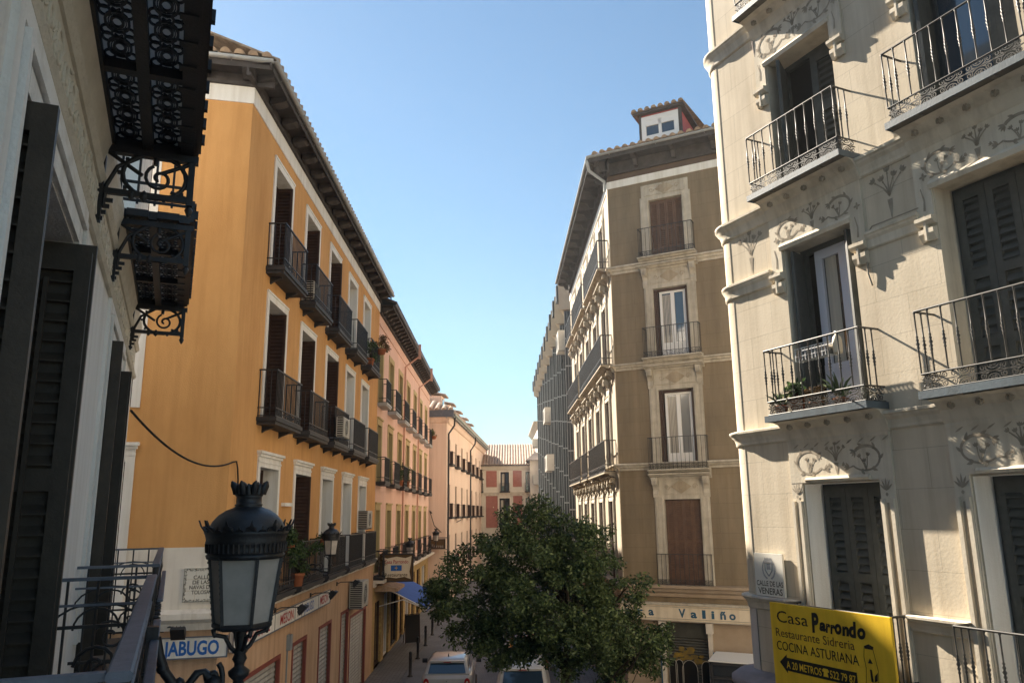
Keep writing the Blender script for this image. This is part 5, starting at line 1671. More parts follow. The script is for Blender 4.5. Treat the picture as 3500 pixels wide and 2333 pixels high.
# ================================================================== OWN BUILDING (left edge)
NB = empty('white_building', F_OWN, 'white stuccoed building with open dark shutters and ornate iron balconies, nearest on the left', 'building')
NO = [(3.2, 5.0), (7.7, 9.4), (-1.3, 0.5)]
NZ0, NZ1 = 4.72, 7.68
nh = [(a, b, NZ0, NZ1) for a, b in NO] + [(a, b, 9.0, 11.8) for a, b in NO]
m = MB(); wall(m, -4, 11.9, -0.1, 16, nh); m.build('wall', 'own_white', NB)
m = MB(); m.quad((11.9, 0, 0), (11.9, 8, 0), (11.9, 8, 16), (11.9, 0, 16)); m.build('end_wall', 'own_white', NB)
for a, b in NO:
    m = MB()
    for k, (o, d) in enumerate(((0.0, 0.028), (0.13, 0.05), (0.20, 0.028))):
        w = (0.12, 0.05, 0.10)[k]
        m.box(a - o - w, a - o - (0.01 if k == 0 else 0), -d, 0, 0.4 + NZ0, NZ1 + o + w)
        m.box(b + o + (0.01 if k == 0 else 0), b + o + w, -d, 0, 0.4 + NZ0, NZ1 + o + w)
        m.box(a - o, b + o, -d, 0, NZ1 + o + (0.01 if k == 0 else 0), NZ1 + o + w)
    m.build('door_surround', 'own_white', NB)
    m = MB()
    frame_rect(m, a, b, NZ0, NZ1, 0.34, 0.41, 0.08, False); m.box((a + b) / 2 - 0.06, (a + b) / 2 + 0.06, 0.34, 0.41, NZ0, NZ1)
    wf = m.build('balcony_door', 'wood_own', NB)
    m = MB(); m.quad((a, 0.40, NZ0), (b, 0.40, NZ0), (b, 0.40, NZ1), (a, 0.40, NZ1)); m.build('pane', 'glass', wf)
    m = MB(); reveals(m, [(a, b, NZ0, NZ1)], 0.42); m.build('reveal', 'own_white', wf)
    for hx, sg in ((a + 0.03, 1), (b - 0.03, -1)):
        for q in range(2):
            m = MB()
            x = hx + sg * q * 0.055
            m.T = turned(x, 0.33 - q * 0.015, radians(-90))
            shutter_leaf(m, 0.0, 0.46 - q * 0.03, NZ0 + 0.03, NZ1 - 0.02 - q * 0.06, -0.022, 0.085, 0.105, (0.15, 0.545), 0.044, bar=True, depth=0.036, fill=0.42)
            # lining on the back so both faces read as louvres
            m.build('shutter', 'wood_own', wf)
# stucco frieze and mouldings
m = MB()
m.extrude_x([(0, 7.98), (-0.03, 7.98), (-0.05, 8.01), (-0.03, 8.04), (0, 8.04)], -4, 11.9)
m.extrude_x([(0, 8.36), (-0.03, 8.36), (-0.06, 8.40), (-0.03, 8.43), (-0.03, 8.50), (-0.05, 8.60), (-0.07, 8.66), (-0.07, 8.74), (0, 8.74)], -4, 11.9)
m.build('moulding', 'own_stucco', NB)
m = MB()
m.box(-4, 11.9, -0.012, 0, 8.04, 8.36)
rr = random.Random(21)
k = 0
x = 1.0
while x < 11.5:
    f = 1 if k % 2 else -1
    m.spiral(x, 8.20, 0.11, 0.5, 1.5, -0.014, 0.011, f, 0.15, 12, 5)
    for q in range(5):
        a = rr.uniform(0, 6.28)
        cx, cz = x + 0.13 + rr.uniform(-0.05, 0.05), 8.20 + rr.uniform(-0.12, 0.12)
        m.lathe([(0.001, -0.0), (0.018, 0.004), (0.03, 0.02), (0.018, 0.045), (0.001, 0.055)], cx, -0.012, 6) if False else m.tube([(cx - 0.03 * cos(a), -0.014, cz - 0.03 * sin(a)), (cx, -0.018, cz), (cx + 0.03 * cos(a), -0.014, cz + 0.03 * sin(a))], [0.004, 0.011, 0.004], 6)
    x += 0.25; k += 1
m.build('stucco_frieze', 'own_stucco', NB)

def scroll_bracket(u, name='bracket'):
    """iron scroll bracket standing out from the wall below a balcony, in the plane across the facade"""
    m = MB()
    M_ = Matrix.Translation((u, 0, 0)) @ Matrix.Rotation(radians(-90), 4, 'Z')     # local x runs out of the wall (to -y)
    m.T = M_
    zt = 8.66
    m.box(0.0, 0.045, -0.03, 0.03, zt - 0.57, zt)
    m.box(0.0, 0.64, -0.03, 0.03, zt - 0.05, zt)
    m.box(0.575, 0.62, -0.025, 0.025, zt - 0.38, zt)
    m.box(0.02, 0.62, -0.018, 0.018, zt - 0.36, zt - 0.32)
    cx, cz = 0.36, zt - 0.19
    m.ring(cx, cz, 0.165, 0, 0.017, 22, 5, 1.25)
    m.spiral(cx + 0.03, cz - 0.01, 0.10, 2.0, 1.4, 0, 0.013, 1, 0.15, 16, 5)
    m.tube([(0.03, 0, zt - 0.03), (0.28, 0, cz + 0.0)], 0.016, 5)
    m.tube([(0.60, 0, zt - 0.05), (0.40, 0, cz + 0.03)], 0.016, 5)
    m.tube([(0.60, 0, zt - 0.33), (0.47, 0, cz - 0.10)], 0.014, 5)
    m.tube([(0.36, 0, zt - 0.05), (0.36, 0, zt - 0.10)], 0.02, 5)
    m.tube([(0.05, 0, zt - 0.45), (0.06, 0, zt - 0.30), (0.12, 0, zt - 0.15), (0.28, 0, zt - 0.04)], 0.016, 5)
    for k in range(4):
        m.box(0.04, 0.11 - 0.018 * k, -0.012, 0.012, zt - 0.42 - 0.045 * k, zt - 0.395 - 0.045 * k)
    for k in range(10):
        a = 2 * pi * k / 10
        m.box(cx + 1.25 * 0.182 * cos(a) - 0.012, cx + 1.25 * 0.182 * cos(a) + 0.012, -0.012, 0.012, cz + 0.182 * sin(a) - 0.012, cz + 0.182 * sin(a) + 0.012)
    m.tube([(0.598, 0, zt - 0.38), (0.598, 0, zt - 0.41), (0.598, 0, zt - 0.46)], [0.014, 0.03, 0.008], 6)
    m.lathe([(0.001, zt - 0.39), (0.03, zt - 0.36), (0.03, zt - 0.33), (0.001, zt - 0.30)], 0.30, 0, 8)
    m.lathe([(0.001, zt - 0.39), (0.025, zt - 0.36), (0.025, zt - 0.33), (0.001, zt - 0.30)], 0.22, 0, 8)
    return m
def upper_balcony(u0, u1):
    Z = 8.69
    D_ = 0.605
    m = MB()
    m.quad((u0, -D_, Z + 0.055), (u1, -D_, Z + 0.055), (u1, 0.0, Z + 0.055), (u0, 0.0, Z + 0.055))
    b = m.build('upper_balcony', 'backlit_panel', NB)  # backing plate, lightened as if light came through the cast pattern
    m = MB()
    m.box(u0, u1, -D_, -D_ + 0.09, Z - 0.02, Z + 0.05)
    m.box(u0, u1, -0.09, 0.0, Z - 0.02, Z + 0.05)
    m.box(u0, u1, -0.335, -0.265, Z - 0.02, Z + 0.05)
    n = max(2, int(round((u1 - u0) / 1.05)))
    for k in range(n + 1):
        x = u0 + k * (u1 - u0) / n
        m.box(x - 0.035, x + 0.035, -D_ + 0.09, -0.335, Z - 0.015, Z + 0.05)
        m.box(x - 0.035, x + 0.035, -0.265, -0.09, Z - 0.015, Z + 0.05)
    # moulded outer fascia with studs
    m.box(u0, u1, -D_ - 0.03, -D_, Z - 0.0, Z + 0.20)
    m.box(u0, u1, -D_ - 0.045, -D_ - 0.03, Z + 0.03, Z + 0.05)
    m.box(u0, u1, -D_ - 0.045, -D_ - 0.03, Z + 0.15, Z + 0.18)
    m.box(u1 - 0.03, u1, -D_, 0, Z - 0.02, Z + 0.18)
    k = u0 + 0.08
    while k < u1:
        m.box(k - 0.022, k + 0.022, -D_ - 0.065, -D_ - 0.03, Z + 0.06, Z + 0.13)
        m.box(k + 0.10, k + 0.15, -0.40 - 0.19, -D_ + 0.11, Z - 0.03, Z - 0.02)
        k += 0.26
    m.build('beams', 'iron', b)
    m = MB()                                   # cast rosette panels in the underside
    zz = Z + 0.045
    def hring(cx, cy, rx, ry, t=0.0065):
        m.tube([(cx + rx * cos(2 * pi * i / 14), cy + ry * sin(2 * pi * i / 14), zz) for i in range(15)], t, 4, False)
    L = (u1 - u0) / n
    for k in range(n):
        xa = u0 + k * L + 0.04
        q = int((L - 0.08) / 0.235)
        st = (L - 0.08) / q
        for j in range(q):
            cx = xa + (j + 0.5) * st
            for cy, w in ((-0.425, 0.17), (-0.178, 0.165)):
                hring(cx, cy, st * 0.40, 0.060, 0.009); hring(cx, cy, st * 0.20, 0.030, 0.010); hring(cx, cy, st * 0.30, 0.045, 0.004)
                for s_ in (-1, 1):
                    hring(cx - st * 0.36, cy + s_ * w * 0.34, st * 0.17, 0.028, 0.008); hring(cx + st * 0.36, cy + s_ * w * 0.34, st * 0.17, 0.028, 0.008)
                    m.tube([(cx - st * 0.5, cy + s_ * w * 0.12, zz), (cx - st * 0.42, cy, zz), (cx - st * 0.5, cy - s_ * w * 0.12, zz)], 0.008, 3)
    m.build('cast_panels', 'iron', b)
    for u in (u0 + 0.05, u1 - 0.05):
        scroll_bracket(u).build('bracket', 'iron', b)
    m = MB(); iron_railing(m, u0 + 0.03, u1 - 0.03, D_ - 0.02, Z + 0.12, Z + 1.1, 0.13, 0.01, 0.2); m.build('railing', 'iron', b)
upper_balcony(1.45, 5.80)
upper_balcony(7.20, 10.35)

def lower_balcony(u0, u1):
    zf, zt, D_ = 4.70, 5.735, 0.56
    m = MB(); slab(m, u0, u1, D_, zf - 0.14, zf)
    b = m.build('lower_balcony', 'iron', NB)
    m = MB()
    def rail(z, w, h, dy=0.0, sides=True):
        y = -D_ + dy
        m.cbox(u0 - w / 2, u1 + w / 2, y - w / 2, y + w / 2, z - h, z, 0.007)
        if sides:
            for x in (u0, u1): m.box(x - w / 2 * 0.6, x + w / 2 * 0.6, y + w / 2, 0.0, z - h * 0.9, z - 0.003)
    rail(zt, 0.062, 0.026)
    rail(zt - 0.16, 0.030, 0.020)
    m.build('handrail', 'iron_grey', b)
    m = MB()
    m.cbox(u0, u1, -D_ - 0.075, -D_ - 0.030, zt - 0.30, zt - 0.28, 0.006)
    m.build('outer_rail', 'iron_grey', b)
    m = MB()
    for z in (zt - 0.30, zf + 0.32, zf + 0.06):
        m.box(u0, u1, -D_ - 0.012, -D_ + 0.012, z - 0.01, z + 0.01)
        for x in (u0, u1): m.box(x - 0.012, x + 0.012, -D_, 0, z - 0.01, z + 0.01)
    n = 12
    for i in range(n + 1):
        x = u0 + (u1 - u0) * i / n
        m.tube([(x, -D_, zf), (x, -D_, zt - 0.02)], 0.011, 5)
        if i < n:
            c = x + (u1 - u0) / n / 2
            m.spiral(c, zf + 0.53, 0.11, 0.4, 1.5, -D_, 0.010, 1, 0.15, 12, 4)
            m.spiral(c, zf + 0.19, 0.10, 3.4, 1.4, -D_, 0.010, -1, 0.15, 12, 4)
            m.ring(c, zt - 0.08, 0.055, -D_, 0.009, 12, 4)
        # little knobs that stud the outer face
        for z in (zf + 0.2, zf + 0.34, zf + 0.48, zf + 0.62): m.tube([(x, -D_, z), (x, -D_ - 0.03, z), (x, -D_ - 0.055, z)], [0.012, 0.017, 0.006], 5)
    for x in (u0, u1):
        for q in range(3):
            y = -D_ + 0.14 + q * 0.17
            m.tube([(x, y, zf), (x, y, zt - 0.02)], 0.009, 5)
        m.tube([(x, -D_ + 0.02, zt - 0.32)] + [(x, -D_ + 0.30 - 0.26 * cos(pi * k / 10), zt - 0.32 + 0.16 * sin(pi * k / 10)) for k in range(11)], 0.009, 4)
        m.tube([(x, -D_ + 0.30 - 0.13 * cos(pi * k / 10), zt - 0.32 + 0.13 * sin(pi * k / 10)) for k in range(11)], 0.009, 4)
        for cz in (zf + 0.2, zf + 0.5):
            N = 18
            m.tube([(x, -D_ * 0.5 + 0.13 * (1 - 0.8 * k / N) * cos(9 * k / N), cz + 0.13 * (1 - 0.8 * k / N) * sin(9 * k / N)) for k in range(N + 1)], 0.012, 5)
    m.build('scrollwork', 'iron', b)
    for x in (u0, u1):
        m = MB()
        m.lathe([(0.022, zf), (0.022, zf + 0.2), (0.034, zf + 0.25), (0.022, zf + 0.3), (0.020, zt - 0.3), (0.034, zt - 0.22), (0.022, zt - 0.16), (0.024, zt - 0.02)], x, -D_, 8)
        m.build('post', 'iron', b)
lower_balcony(2.27, 5.80)
lower_balcony(7.15, 10.9)

# ================================================================== STREET LAMPS ON BRACKETS
def wall_lamp(fr, pos, label, arm_to, sc=1.0, detail=True):
    """six-sided lantern with a crowned dome on a scrolled arm; pos = local foot of the lantern glass, arm_to = local wall point"""
    x, y, z = pos
    n = 6
    t = empty('wall_lamp', fr, label, 'street lamp', 'lantern street lamps on wall brackets', pos)
    T_ = Matrix.Translation(pos) @ Matrix.Scale(sc, 4)
    seg = 24 if detail else 10
    a0 = radians(14)
    m = MB(); m.T = T_
    m.lathe([(0.150, 0.0), (0.198, 0.372)], 0, 0, n, a0, a0 + 2 * pi, False)
    m.build('lantern_glass', 'lamp_glass', t, fr)
    m = MB(); m.T = T_
    for k in range(n):
        a = a0 + 2 * pi * k / n
        m.tube([(0.155 * cos(a), 0.155 * sin(a), -0.005), (0.204 * cos(a), 0.204 * sin(a), 0.375)], 0.012, 4)
        if detail:
            for q in range(12):
                f = q / 11
                r = 0.165 + 0.049 * f
                m.box(r * cos(a) - 0.005, r * cos(a) + 0.005, r * sin(a) - 0.005, r * sin(a) + 0.005, 0.02 + 0.35 * f, 0.03 + 0.35 * f)
    m.lathe([(0.02, -0.03), (0.15, -0.025), (0.168, -0.01), (0.168, 0.008), (0.15, 0.012)], 0, 0, n, a0, a0 + 2 * pi, False)
    m.lathe([(0.19, 0.36), (0.216, 0.365), (0.222, 0.385), (0.208, 0.395)], 0, 0, seg)
    m.build('lantern_frame', 'iron', t, fr)
    m = MB(); m.T = T_
    m.lathe([(0.200, 0.385), (0.222, 0.40), (0.215, 0.415), (0.218, 0.44), (0.228, 0.455), (0.224, 0.47), (0.232, 0.50), (0.240, 0.515), (0.225, 0.525)], 0, 0, seg)
    for k in range(48 if detail else 0):
        a = 2 * pi * k / 48
        m.tube([(0.222 * cos(a), 0.222 * sin(a), 0.40), (0.226 * cos(a), 0.226 * sin(a), 0.45)], 0.006, 3)
    # spiked gallery round the dome
    for k in range(0):
        a = 2 * pi * k / 12
        c, s_ = cos(a), sin(a)
        for da, h, ro in ():
            ca, sa = cos(a + da), sin(a + da)
            m.tube([(0.228 * ca, 0.228 * sa, 0.50), (0.243 * ca, 0.243 * sa, 0.50 + h * 0.4), (ro * ca, ro * sa, 0.50 + h * 0.75), (ro * 1.0 * ca, ro * 1.0 * sa, 0.50 + h)], [0.02, 0.022, 0.015, 0.003], 5)
    for k in range(12):                        # cut leaf crest round the dome
        for da, h, ro, hw_ in ((0.0, 0.078, 0.272, 0.15), (pi / 12, 0.045, 0.250, 0.11)):
            a = 2 * pi * k / 12 + da
            vs = []
            for rr_ in (0.0, -0.010):
                for an, r, z_ in ((a - hw_, 0.232, 0.505), (a + hw_, 0.232, 0.505), (a + hw_ * 0.75, 0.246, 0.505 + h * 0.45), (a + hw_ * 0.25, (0.246 + ro) / 2, 0.505 + h * 0.55), (a, ro, 0.505 + h), (a - hw_ * 0.25, (0.246 + ro) / 2, 0.505 + h * 0.55), (a - hw_ * 0.75, 0.246, 0.505 + h * 0.45)):
                    vs.append(((r + rr_) * cos(an), (r + rr_) * sin(an), z_))
            m.add(vs, [tuple(range(7)), tuple(range(13, 6, -1))] + [(i, (i + 1) % 7, 7 + (i + 1) % 7, 7 + i) for i in range(7)])
    m.build('gallery', 'iron', t, fr)
    m = MB(); m.T = T_
    m.lathe([(0.222, 0.50), (0.215, 0.535), (0.196, 0.575), (0.165, 0.610), (0.125, 0.637), (0.090, 0.650), (0.078, 0.656), (0.074, 0.664), (0.082, 0.668), (0.070, 0.675), (0.066, 0.69), (0.068, 0.71), (0.078, 0.72), (0.06, 0.725)], 0, 0, seg)
    m.build('dome', 'lamp_dome', t, fr)
    m = MB(); m.T = T_
    m.lathe([(0.072, 0.715), (0.080, 0.725), (0.076, 0.735)], 0, 0, seg)
    for k in range(8):
        a = 2 * pi * (k + 0.3) / 8
        c, s_ = cos(a), sin(a)
        m.tube([(0.076 * c, 0.076 * s_, 0.73), (0.080 * c, 0.080 * s_, 0.755), (0.098 * c, 0.098 * s_, 0.785), (0.108 * c, 0.108 * s_, 0.805)], [0.022, 0.026, 0.02, 0.004], 5)
        a += pi / 8
        c, s_ = cos(a), sin(a)
        m.tube([(0.076 * c, 0.076 * s_, 0.73), (0.082 * c, 0.082 * s_, 0.765), (0.09 * c, 0.09 * s_, 0.79)], [0.02, 0.018, 0.004], 5)
    m.build('crown', 'iron', t, fr)
    # stem and arm
    m = MB(); m.T = T_
    for k in range(4):
        a = a0 + pi / 2 * k
        m.tube([(0.16 * cos(a), 0.16 * sin(a), -0.012), (0.15 * cos(a), 0.15 * sin(a), -0.045), (0.09 * cos(a), 0.09 * sin(a), -0.06), (0.055 * cos(a), 0.055 * sin(a), -0.12), (0.02 * cos(a), 0.02 * sin(a), -0.15)], 0.013, 5)
        m.tube([(0.15 * cos(a) + 0.02 * cos(7 * i / 8), 0.15 * sin(a), -0.035 + 0.02 * sin(7 * i / 8)) for i in range(9)], 0.008, 4)
    m.lathe([(0.03, 0.0), (0.03, -0.06), (0.022, -0.12), (0.045, -0.145), (0.03, -0.16), (0.042, -0.185), (0.028, -0.21), (0.028, -0.225), (0.06, -0.25), (0.055, -0.275), (0.028, -0.30), (0.034, -0.33), (0.026, -0.36), (0.032, -0.39), (0.018, -0.44), (0.001, -0.46)], 0, 0, 12)
    m.build('stem', 'iron', t, fr)
    m = MB()
    ax, ay, az = arm_to
    dx, dy = ax - x, ay - y
    def P(tt, dz): return (x + dx * tt, y + dy * tt, z + dz * sc)
    m.tube([P(1, (az - z) / sc), P(0.95, -0.13), P(0.87, -0.22), P(0.74, -0.30), P(0.52, -0.36), P(0.36, -0.36), P(0.22, -0.42), P(0.08, -0.44), P(0.0, -0.40)], [0.028 * sc] * 4 + [0.026 * sc] * 3 + [0.022 * sc] * 2, 7)
    m.tube([P(0.62, -0.31), P(0.50, -0.24), P(0.42, -0.235), P(0.36, -0.27)], [0.02 * sc, 0.022 * sc, 0.018 * sc, 0.03 * sc], 6)
    N = 22
    m.tube([P(0.30 + 0.12 * (1 - 0.75 * k / N) * cos(2 + 8.5 * k / N), -0.30 + 0.11 * (1 - 0.75 * k / N) * sin(2 + 8.5 * k / N)) for k in range(N + 1)], 0.016 * sc, 5)
    N = 18
    m.tube([P(0.60 + 0.11 * (1 - 0.7 * k / N) * cos(-1 - 8 * k / N), -0.50 + 0.11 * (1 - 0.7 * k / N) * sin(-1 - 8 * k / N)) for k in range(N + 1)], 0.015 * sc, 5)
    if detail:
        for tt, dz, s_ in ((0.30, -0.30, 0.05), (0.90, -0.20, 0.034), (0.52, -0.35, 0.035), (0.7, -0.28, 0.03)):
            q = P(tt, dz)
            m.lathe([(0.001, q[2] - s_), (s_ * 0.75, q[2] - s_ * 0.6), (s_, q[2]), (s_ * 0.75, q[2] + s_ * 0.6), (0.001, q[2] + s_)], q[0], q[1], 8)
    q = P(1, (az - z) / sc)
    m.box(q[0] - 0.035 * sc, q[0] + 0.035 * sc, q[1] - 0.01, q[1] + 0.05, q[2] - 0.20 * sc, q[2] + 0.06 * sc)
    m.build('arm', 'iron', t, fr)
    return t
inv = F_OWN.M.inverted()
lp = inv @ Vector((-1.57, 4.70, 5.497))
wall_lamp(F_OWN, tuple(lp), 'large black lantern with frosted glass and crowned dome, close beside the near balcony', (lp.x - 0.05, -0.62, 5.46))
for (u, z, lb) in ((4.9, 5.15, 'small lantern on the ochre building beside the plant-filled balcony'), (21.9, 4.28, 'lantern on the pink building above the hanging restaurant sign'), (36.3, 4.42, 'farthest lantern, at the far end of the pink building')):
    wall_lamp(F_OS, (u, -0.95, z), lb, (u, -0.02, z - 0.5), 0.95, False)

# ================================================================== CABLES
m = MB()
pts = [Vector((-5.2, 11.0, 6.9)), Vector((-5.30, 15.1 - 0.2, 7.06))]
A, B = F_OWN.M @ Vector((10.4, -0.1, 7.36)), F_OS.M @ Vector((0.12, -0.03, 7.12))
cp = [A.lerp(B, i / 20) - Vector((0, 0, 0.30 * 4 * (i / 20) * (1 - i / 20))) for i in range(21)]
cp += [F_OS.M @ Vector(q) for q in ((0.25, -0.05, 7.14), (0.34, -0.05, 7.0), (0.40, -0.05, 6.8), (0.42, -0.05, 6.3), (0.42, -0.05, 5.0), (0.42, -0.06, 4.45))]
m.tube(cp, 0.016, 5)
o = m.build('overhead_cable', 'cable', None, G0); tag(o, 'dark cable drooping from the white building to the corner of the ochre one', 'cable')
m = MB()
A, B = F_OS.M @ Vector((41.2, -0.1, 6.3)), F_SS.M @ Vector((3, -0.2, 5.6))
m.tube([A.lerp(B, i / 10) - Vector((0, 0, 0.5 * 4 * (i / 10) * (1 - i / 10))) for i in range(11)], 0.03, 4)
m.tube([A, A + Vector((0.3, 0.2, -1.0)), A + Vector((0.9, 0.5, -1.6))], 0.03, 4)
o = m.build('overhead_cable', 'cable', None, G0); tag(o, 'thin sagging cable between the pink and salmon buildings', 'cable')
# far dark hanging sign
F_FS = Fr(*(F_OS.M @ Vector((40.8, -0.05, 0))).xy, 85)
m = MB(); m.box(0.1, 1.15, -0.08, 0.08, 3.75, 4.35)
o = m.build('hanging_sign', 'ink_brown', None, F_FS, (1, 0, 3.5)); tag(o, 'dark projecting shop sign at the far end of the pink building', 'sign')
m = MB(); frame_rect(m, 0.06, 1.19, 3.71, 4.39, -0.1, 0.1, 0.05); m.box(-0.05, 1.3, -0.03, 0.03, 4.45, 4.50); m.build('frame', 'iron', o, F_FS)
text('Torres', 0.62, 3.82, 0.22, 'ink_grey', o, F_FS, -0.085, 0.85, 'CENTER')

# ================================================================== STREET FURNITURE
b0 = empty('bollard', world_fr(-4.08, 32.0), 'dark iron bollard standing in the row along the footway', 'bollard', 'bollards along the footway')
m = MB(); m.lathe([(0.085, 0.0), (0.085, 0.05), (0.06, 0.07), (0.058, 0.62), (0.068, 0.64), (0.068, 0.70), (0.058, 0.72), (0.058, 0.84), (0.064, 0.86), (0.05, 0.90), (0.001, 0.92)], 0, 0, 12); m.build('post', 'iron', b0)
m = MB(); m.lathe([(0.11, 0.0), (0.11, 0.03), (0.085, 0.045)], 0, 0, 12); m.build('base', 'iron', b0)
BL = ['nearest bollard of the row, left of the white car', 'second bollard from the white car', 'third bollard from the white car', 'fourth bollard from the white car', 'fifth bollard from the white car, by the tree shade', 'farthest bollard of the row, half hidden by the tree']
b0['label'] = BL[0]
for (x, y), lb in zip(((-4.24, 35.76), (-4.28, 39.13), (-4.30, 42.43), (-4.33, 45.93), (-4.36, 49.4)), BL[1:]):
    copy_thing(b0, Matrix.Translation((x, y, 0)), lb)
P0 = empty('sign_post', world_fr(1.60, 30.0), 'thin pale post standing behind the tree trunk', 'post')
m = MB(); m.tube([(0, 0, 0), (0, 0, 2.9)], 0.035, 8); m.build('pole', 'ac_white', P0)
m = MB(); m.lathe([(0.30, 2.55), (0.30, 2.95)], 0, 0, 4); m.build('plate', 'zinc', P0)

# ================================================================== VEHICLES
def loft(mb, secs, cap=True, smooth=True):
    n = len(secs[0])
    vs = [q for s_ in secs for q in s_]
    fs = []
    for i in range(len(secs) - 1):
        for k in range(n):
            k2 = (k + 1) % n
            fs.append((i * n + k, i * n + k2, (i + 1) * n + k2, (i + 1) * n + k))
    mb.add(vs, fs, smooth)
    if cap:
        mb.add(vs, [tuple(range(n - 1, -1, -1)), tuple(range((len(secs) - 1) * n, len(secs) * n))])
def ring_sec(y, hw, z0, z1, rb, rt, tilt=0.0):
    """rounded rectangular cross-section; tilt slides the top forward"""
    pts = []
    for (cx, cz, r, a) in ((hw - rb, z0 + rb, rb, -90), (hw - rt, z1 - rt, rt, 0), (-hw + rt, z1 - rt, rt, 90), (-hw + rb, z0 + rb, rb, 180)):
        for k in range(5):
            an = radians(a + 90 * k / 4)
            px, pz = cx + r * cos(an), cz + r * sin(an)
            pts.append((px, y + tilt * (pz - z0) / (z1 - z0), pz))
    return pts
def hatchback(name, label, x, y, w, L, H, paint, rz=0.0, cat='car', sill=0.98, rf=0.0):
    f = world_fr(x, y, 0, rz)
    t = empty(name, f, label, cat)
    hw = w / 2
    m = MB()
    loft(m, [ring_sec(0.0, hw * 0.86, 0.34, sill - 0.12, 0.10, 0.10), ring_sec(0.06, hw * 0.95, 0.26, sill - 0.03, 0.12, 0.12), ring_sec(0.30, hw, 0.22, sill, 0.12, 0.13), ring_sec(L * 0.5, hw, 0.20, sill, 0.12, 0.12), ring_sec(L * 0.80, hw * 0.99, 0.22, sill - 0.04, 0.12, 0.14), ring_sec(L * 0.95, hw * 0.92, 0.26, sill - 0.14, 0.12, 0.16), ring_sec(L, hw * 0.80, 0.34, sill - 0.26, 0.10, 0.14)])
    b = m.build('body', paint, t)
    m = MB()                                   # cabin with roof
    loft(m, [ring_sec(0.10, hw * 0.88, sill - 0.06, sill + 0.02, 0.02, 0.02), ring_sec(0.16, hw * 0.87, sill - 0.06, sill + 0.10, 0.03, 0.05), ring_sec(0.34, hw * 0.82, sill - 0.06, H - 0.05, 0.03, 0.16), ring_sec(0.52, hw * 0.81, sill - 0.06, H, 0.03, 0.17), ring_sec(L * (0.42 + rf), hw * 0.81, sill - 0.06, H + 0.015, 0.03, 0.17), ring_sec(L * (0.56 + rf), hw * 0.80, sill - 0.06, H - 0.03, 0.03, 0.17), ring_sec(L * (0.76 + rf), hw * 0.84, sill - 0.08, sill + 0.02, 0.02, 0.03)])
    m.build('cabin', paint, t)
    m = MB()                                   # rear window laid on the sloping tailgate
    zb, zt_ = sill + 0.03, H - 0.13
    m.add([(-hw * 0.74, 0.085, zb), (hw * 0.74, 0.085, zb), (hw * 0.66, 0.285, zt_), (-hw * 0.66, 0.285, zt_), (-hw * 0.74, 0.14, zb), (hw * 0.74, 0.14, zb), (hw * 0.66, 0.36, zt_), (-hw * 0.66, 0.36, zt_)], [(0, 1, 2, 3), (0, 4, 5, 1), (3, 2, 6, 7), (1, 5, 6, 2), (0, 3, 7, 4)])
    m.build('rear_window', 'glass_blue', t)
    m = MB(); m.box(-hw * 0.68, hw * 0.68, 0.22, 0.46, H - 0.10, H - 0.045); m.build('spoiler', paint, t)
    m = MB(); m.box(-0.12, 0.12, 0.205, 0.22, H - 0.095, H - 0.075); m.build('brake_light', 'tail_red', t)
    for sg in (-1, 1):
        m = MB(); m.add([(sg * hw * 0.885, 0.50, sill + 0.03), (sg * hw * 0.885, L * 0.70, sill + 0.03), (sg * hw * 0.835, L * 0.52, H - 0.13), (sg * hw * 0.835, 0.60, H - 0.13)], [(0, 1, 2, 3)]); m.build('side_window', 'glass', t)
        m = MB(); loft(m, [[(sg * (hw * 0.80 + 0.09 * cos(a)), q, sill - 0.22 + 0.13 * sin(a)) for a in [2 * pi * k / 12 for k in range(12)]] for q in (-0.02, 0.08)]); tl = m.build('tail_light', 'tail_red', t)
        m = MB(); m.lathe([(0.001, 0), (0.035, 0.0), (0.035, 0.012), (0.001, 0.014)], 0, 0, 10); m.T = None
        for i, v in enumerate(m.v): m.v[i] = (sg * hw * 0.80 + v[0], -0.02 - v[2], sill - 0.22 + v[1])
        m.build('reversing_lens', 'ac_white', tl)
        m = MB(); loft(m, [[(sg * (hw + 0.03 + 0.03 * k2), L * 0.60 + 0.06 * cos(a), sill + 0.08 + 0.075 * sin(a)) for a in [2 * pi * k / 10 for k in range(10)]] for k2 in (0, 2, 4, 5.5)]); mi = m.build('wing_mirror', 'black_plastic', t)
        for wy in (0.55, L - 0.62):
            m = MB(); loft(m, [[(sg * q, wy + r * cos(a), 0.30 + r * sin(a)) for a in [2 * pi * k / 20 for k in range(20)]] for q, r in ((hw - 0.20, 0.30), (hw - 0.02, 0.30), (hw + 0.005, 0.27), (hw + 0.005, 0.19))]); wl = m.build('wheel', 'rubber', t)
            m = MB(); loft(m, [[(sg * q, wy + r * cos(a), 0.30 + r * sin(a)) for a in [2 * pi * k / 10 for k in range(10)]] for q, r in ((hw - 0.04, 0.20), (hw + 0.008, 0.18), (hw + 0.015, 0.05))]); m.build('rim', 'chrome', wl)
    m = MB(); m.box(-hw * 0.86, hw * 0.86, -0.05, 0.06, 0.30, 0.50); m.build('bumper', 'black_plastic', t)
    m = MB(); m.box(-0.26, 0.26, -0.015, 0.02, 0.56, 0.67); m.build('number_plate', 'paper', t)
    m = MB(); m.lathe([(0.001, 0.0), (0.055, 0.005), (0.05, 0.02), (0.001, 0.028)], 0, 0, 14)
    for i, v in enumerate(m.v): m.v[i] = (v[0], 0.025 - v[2], sill - 0.18 + v[1])
    m.build('badge', 'chrome', t)
    m = MB(); m.tube([(0, 0.75, H), (0, 0.65, H + 0.10)], [0.02, 0.006], 6); m.build('roof_aerial', 'black_plastic', t)
    return t
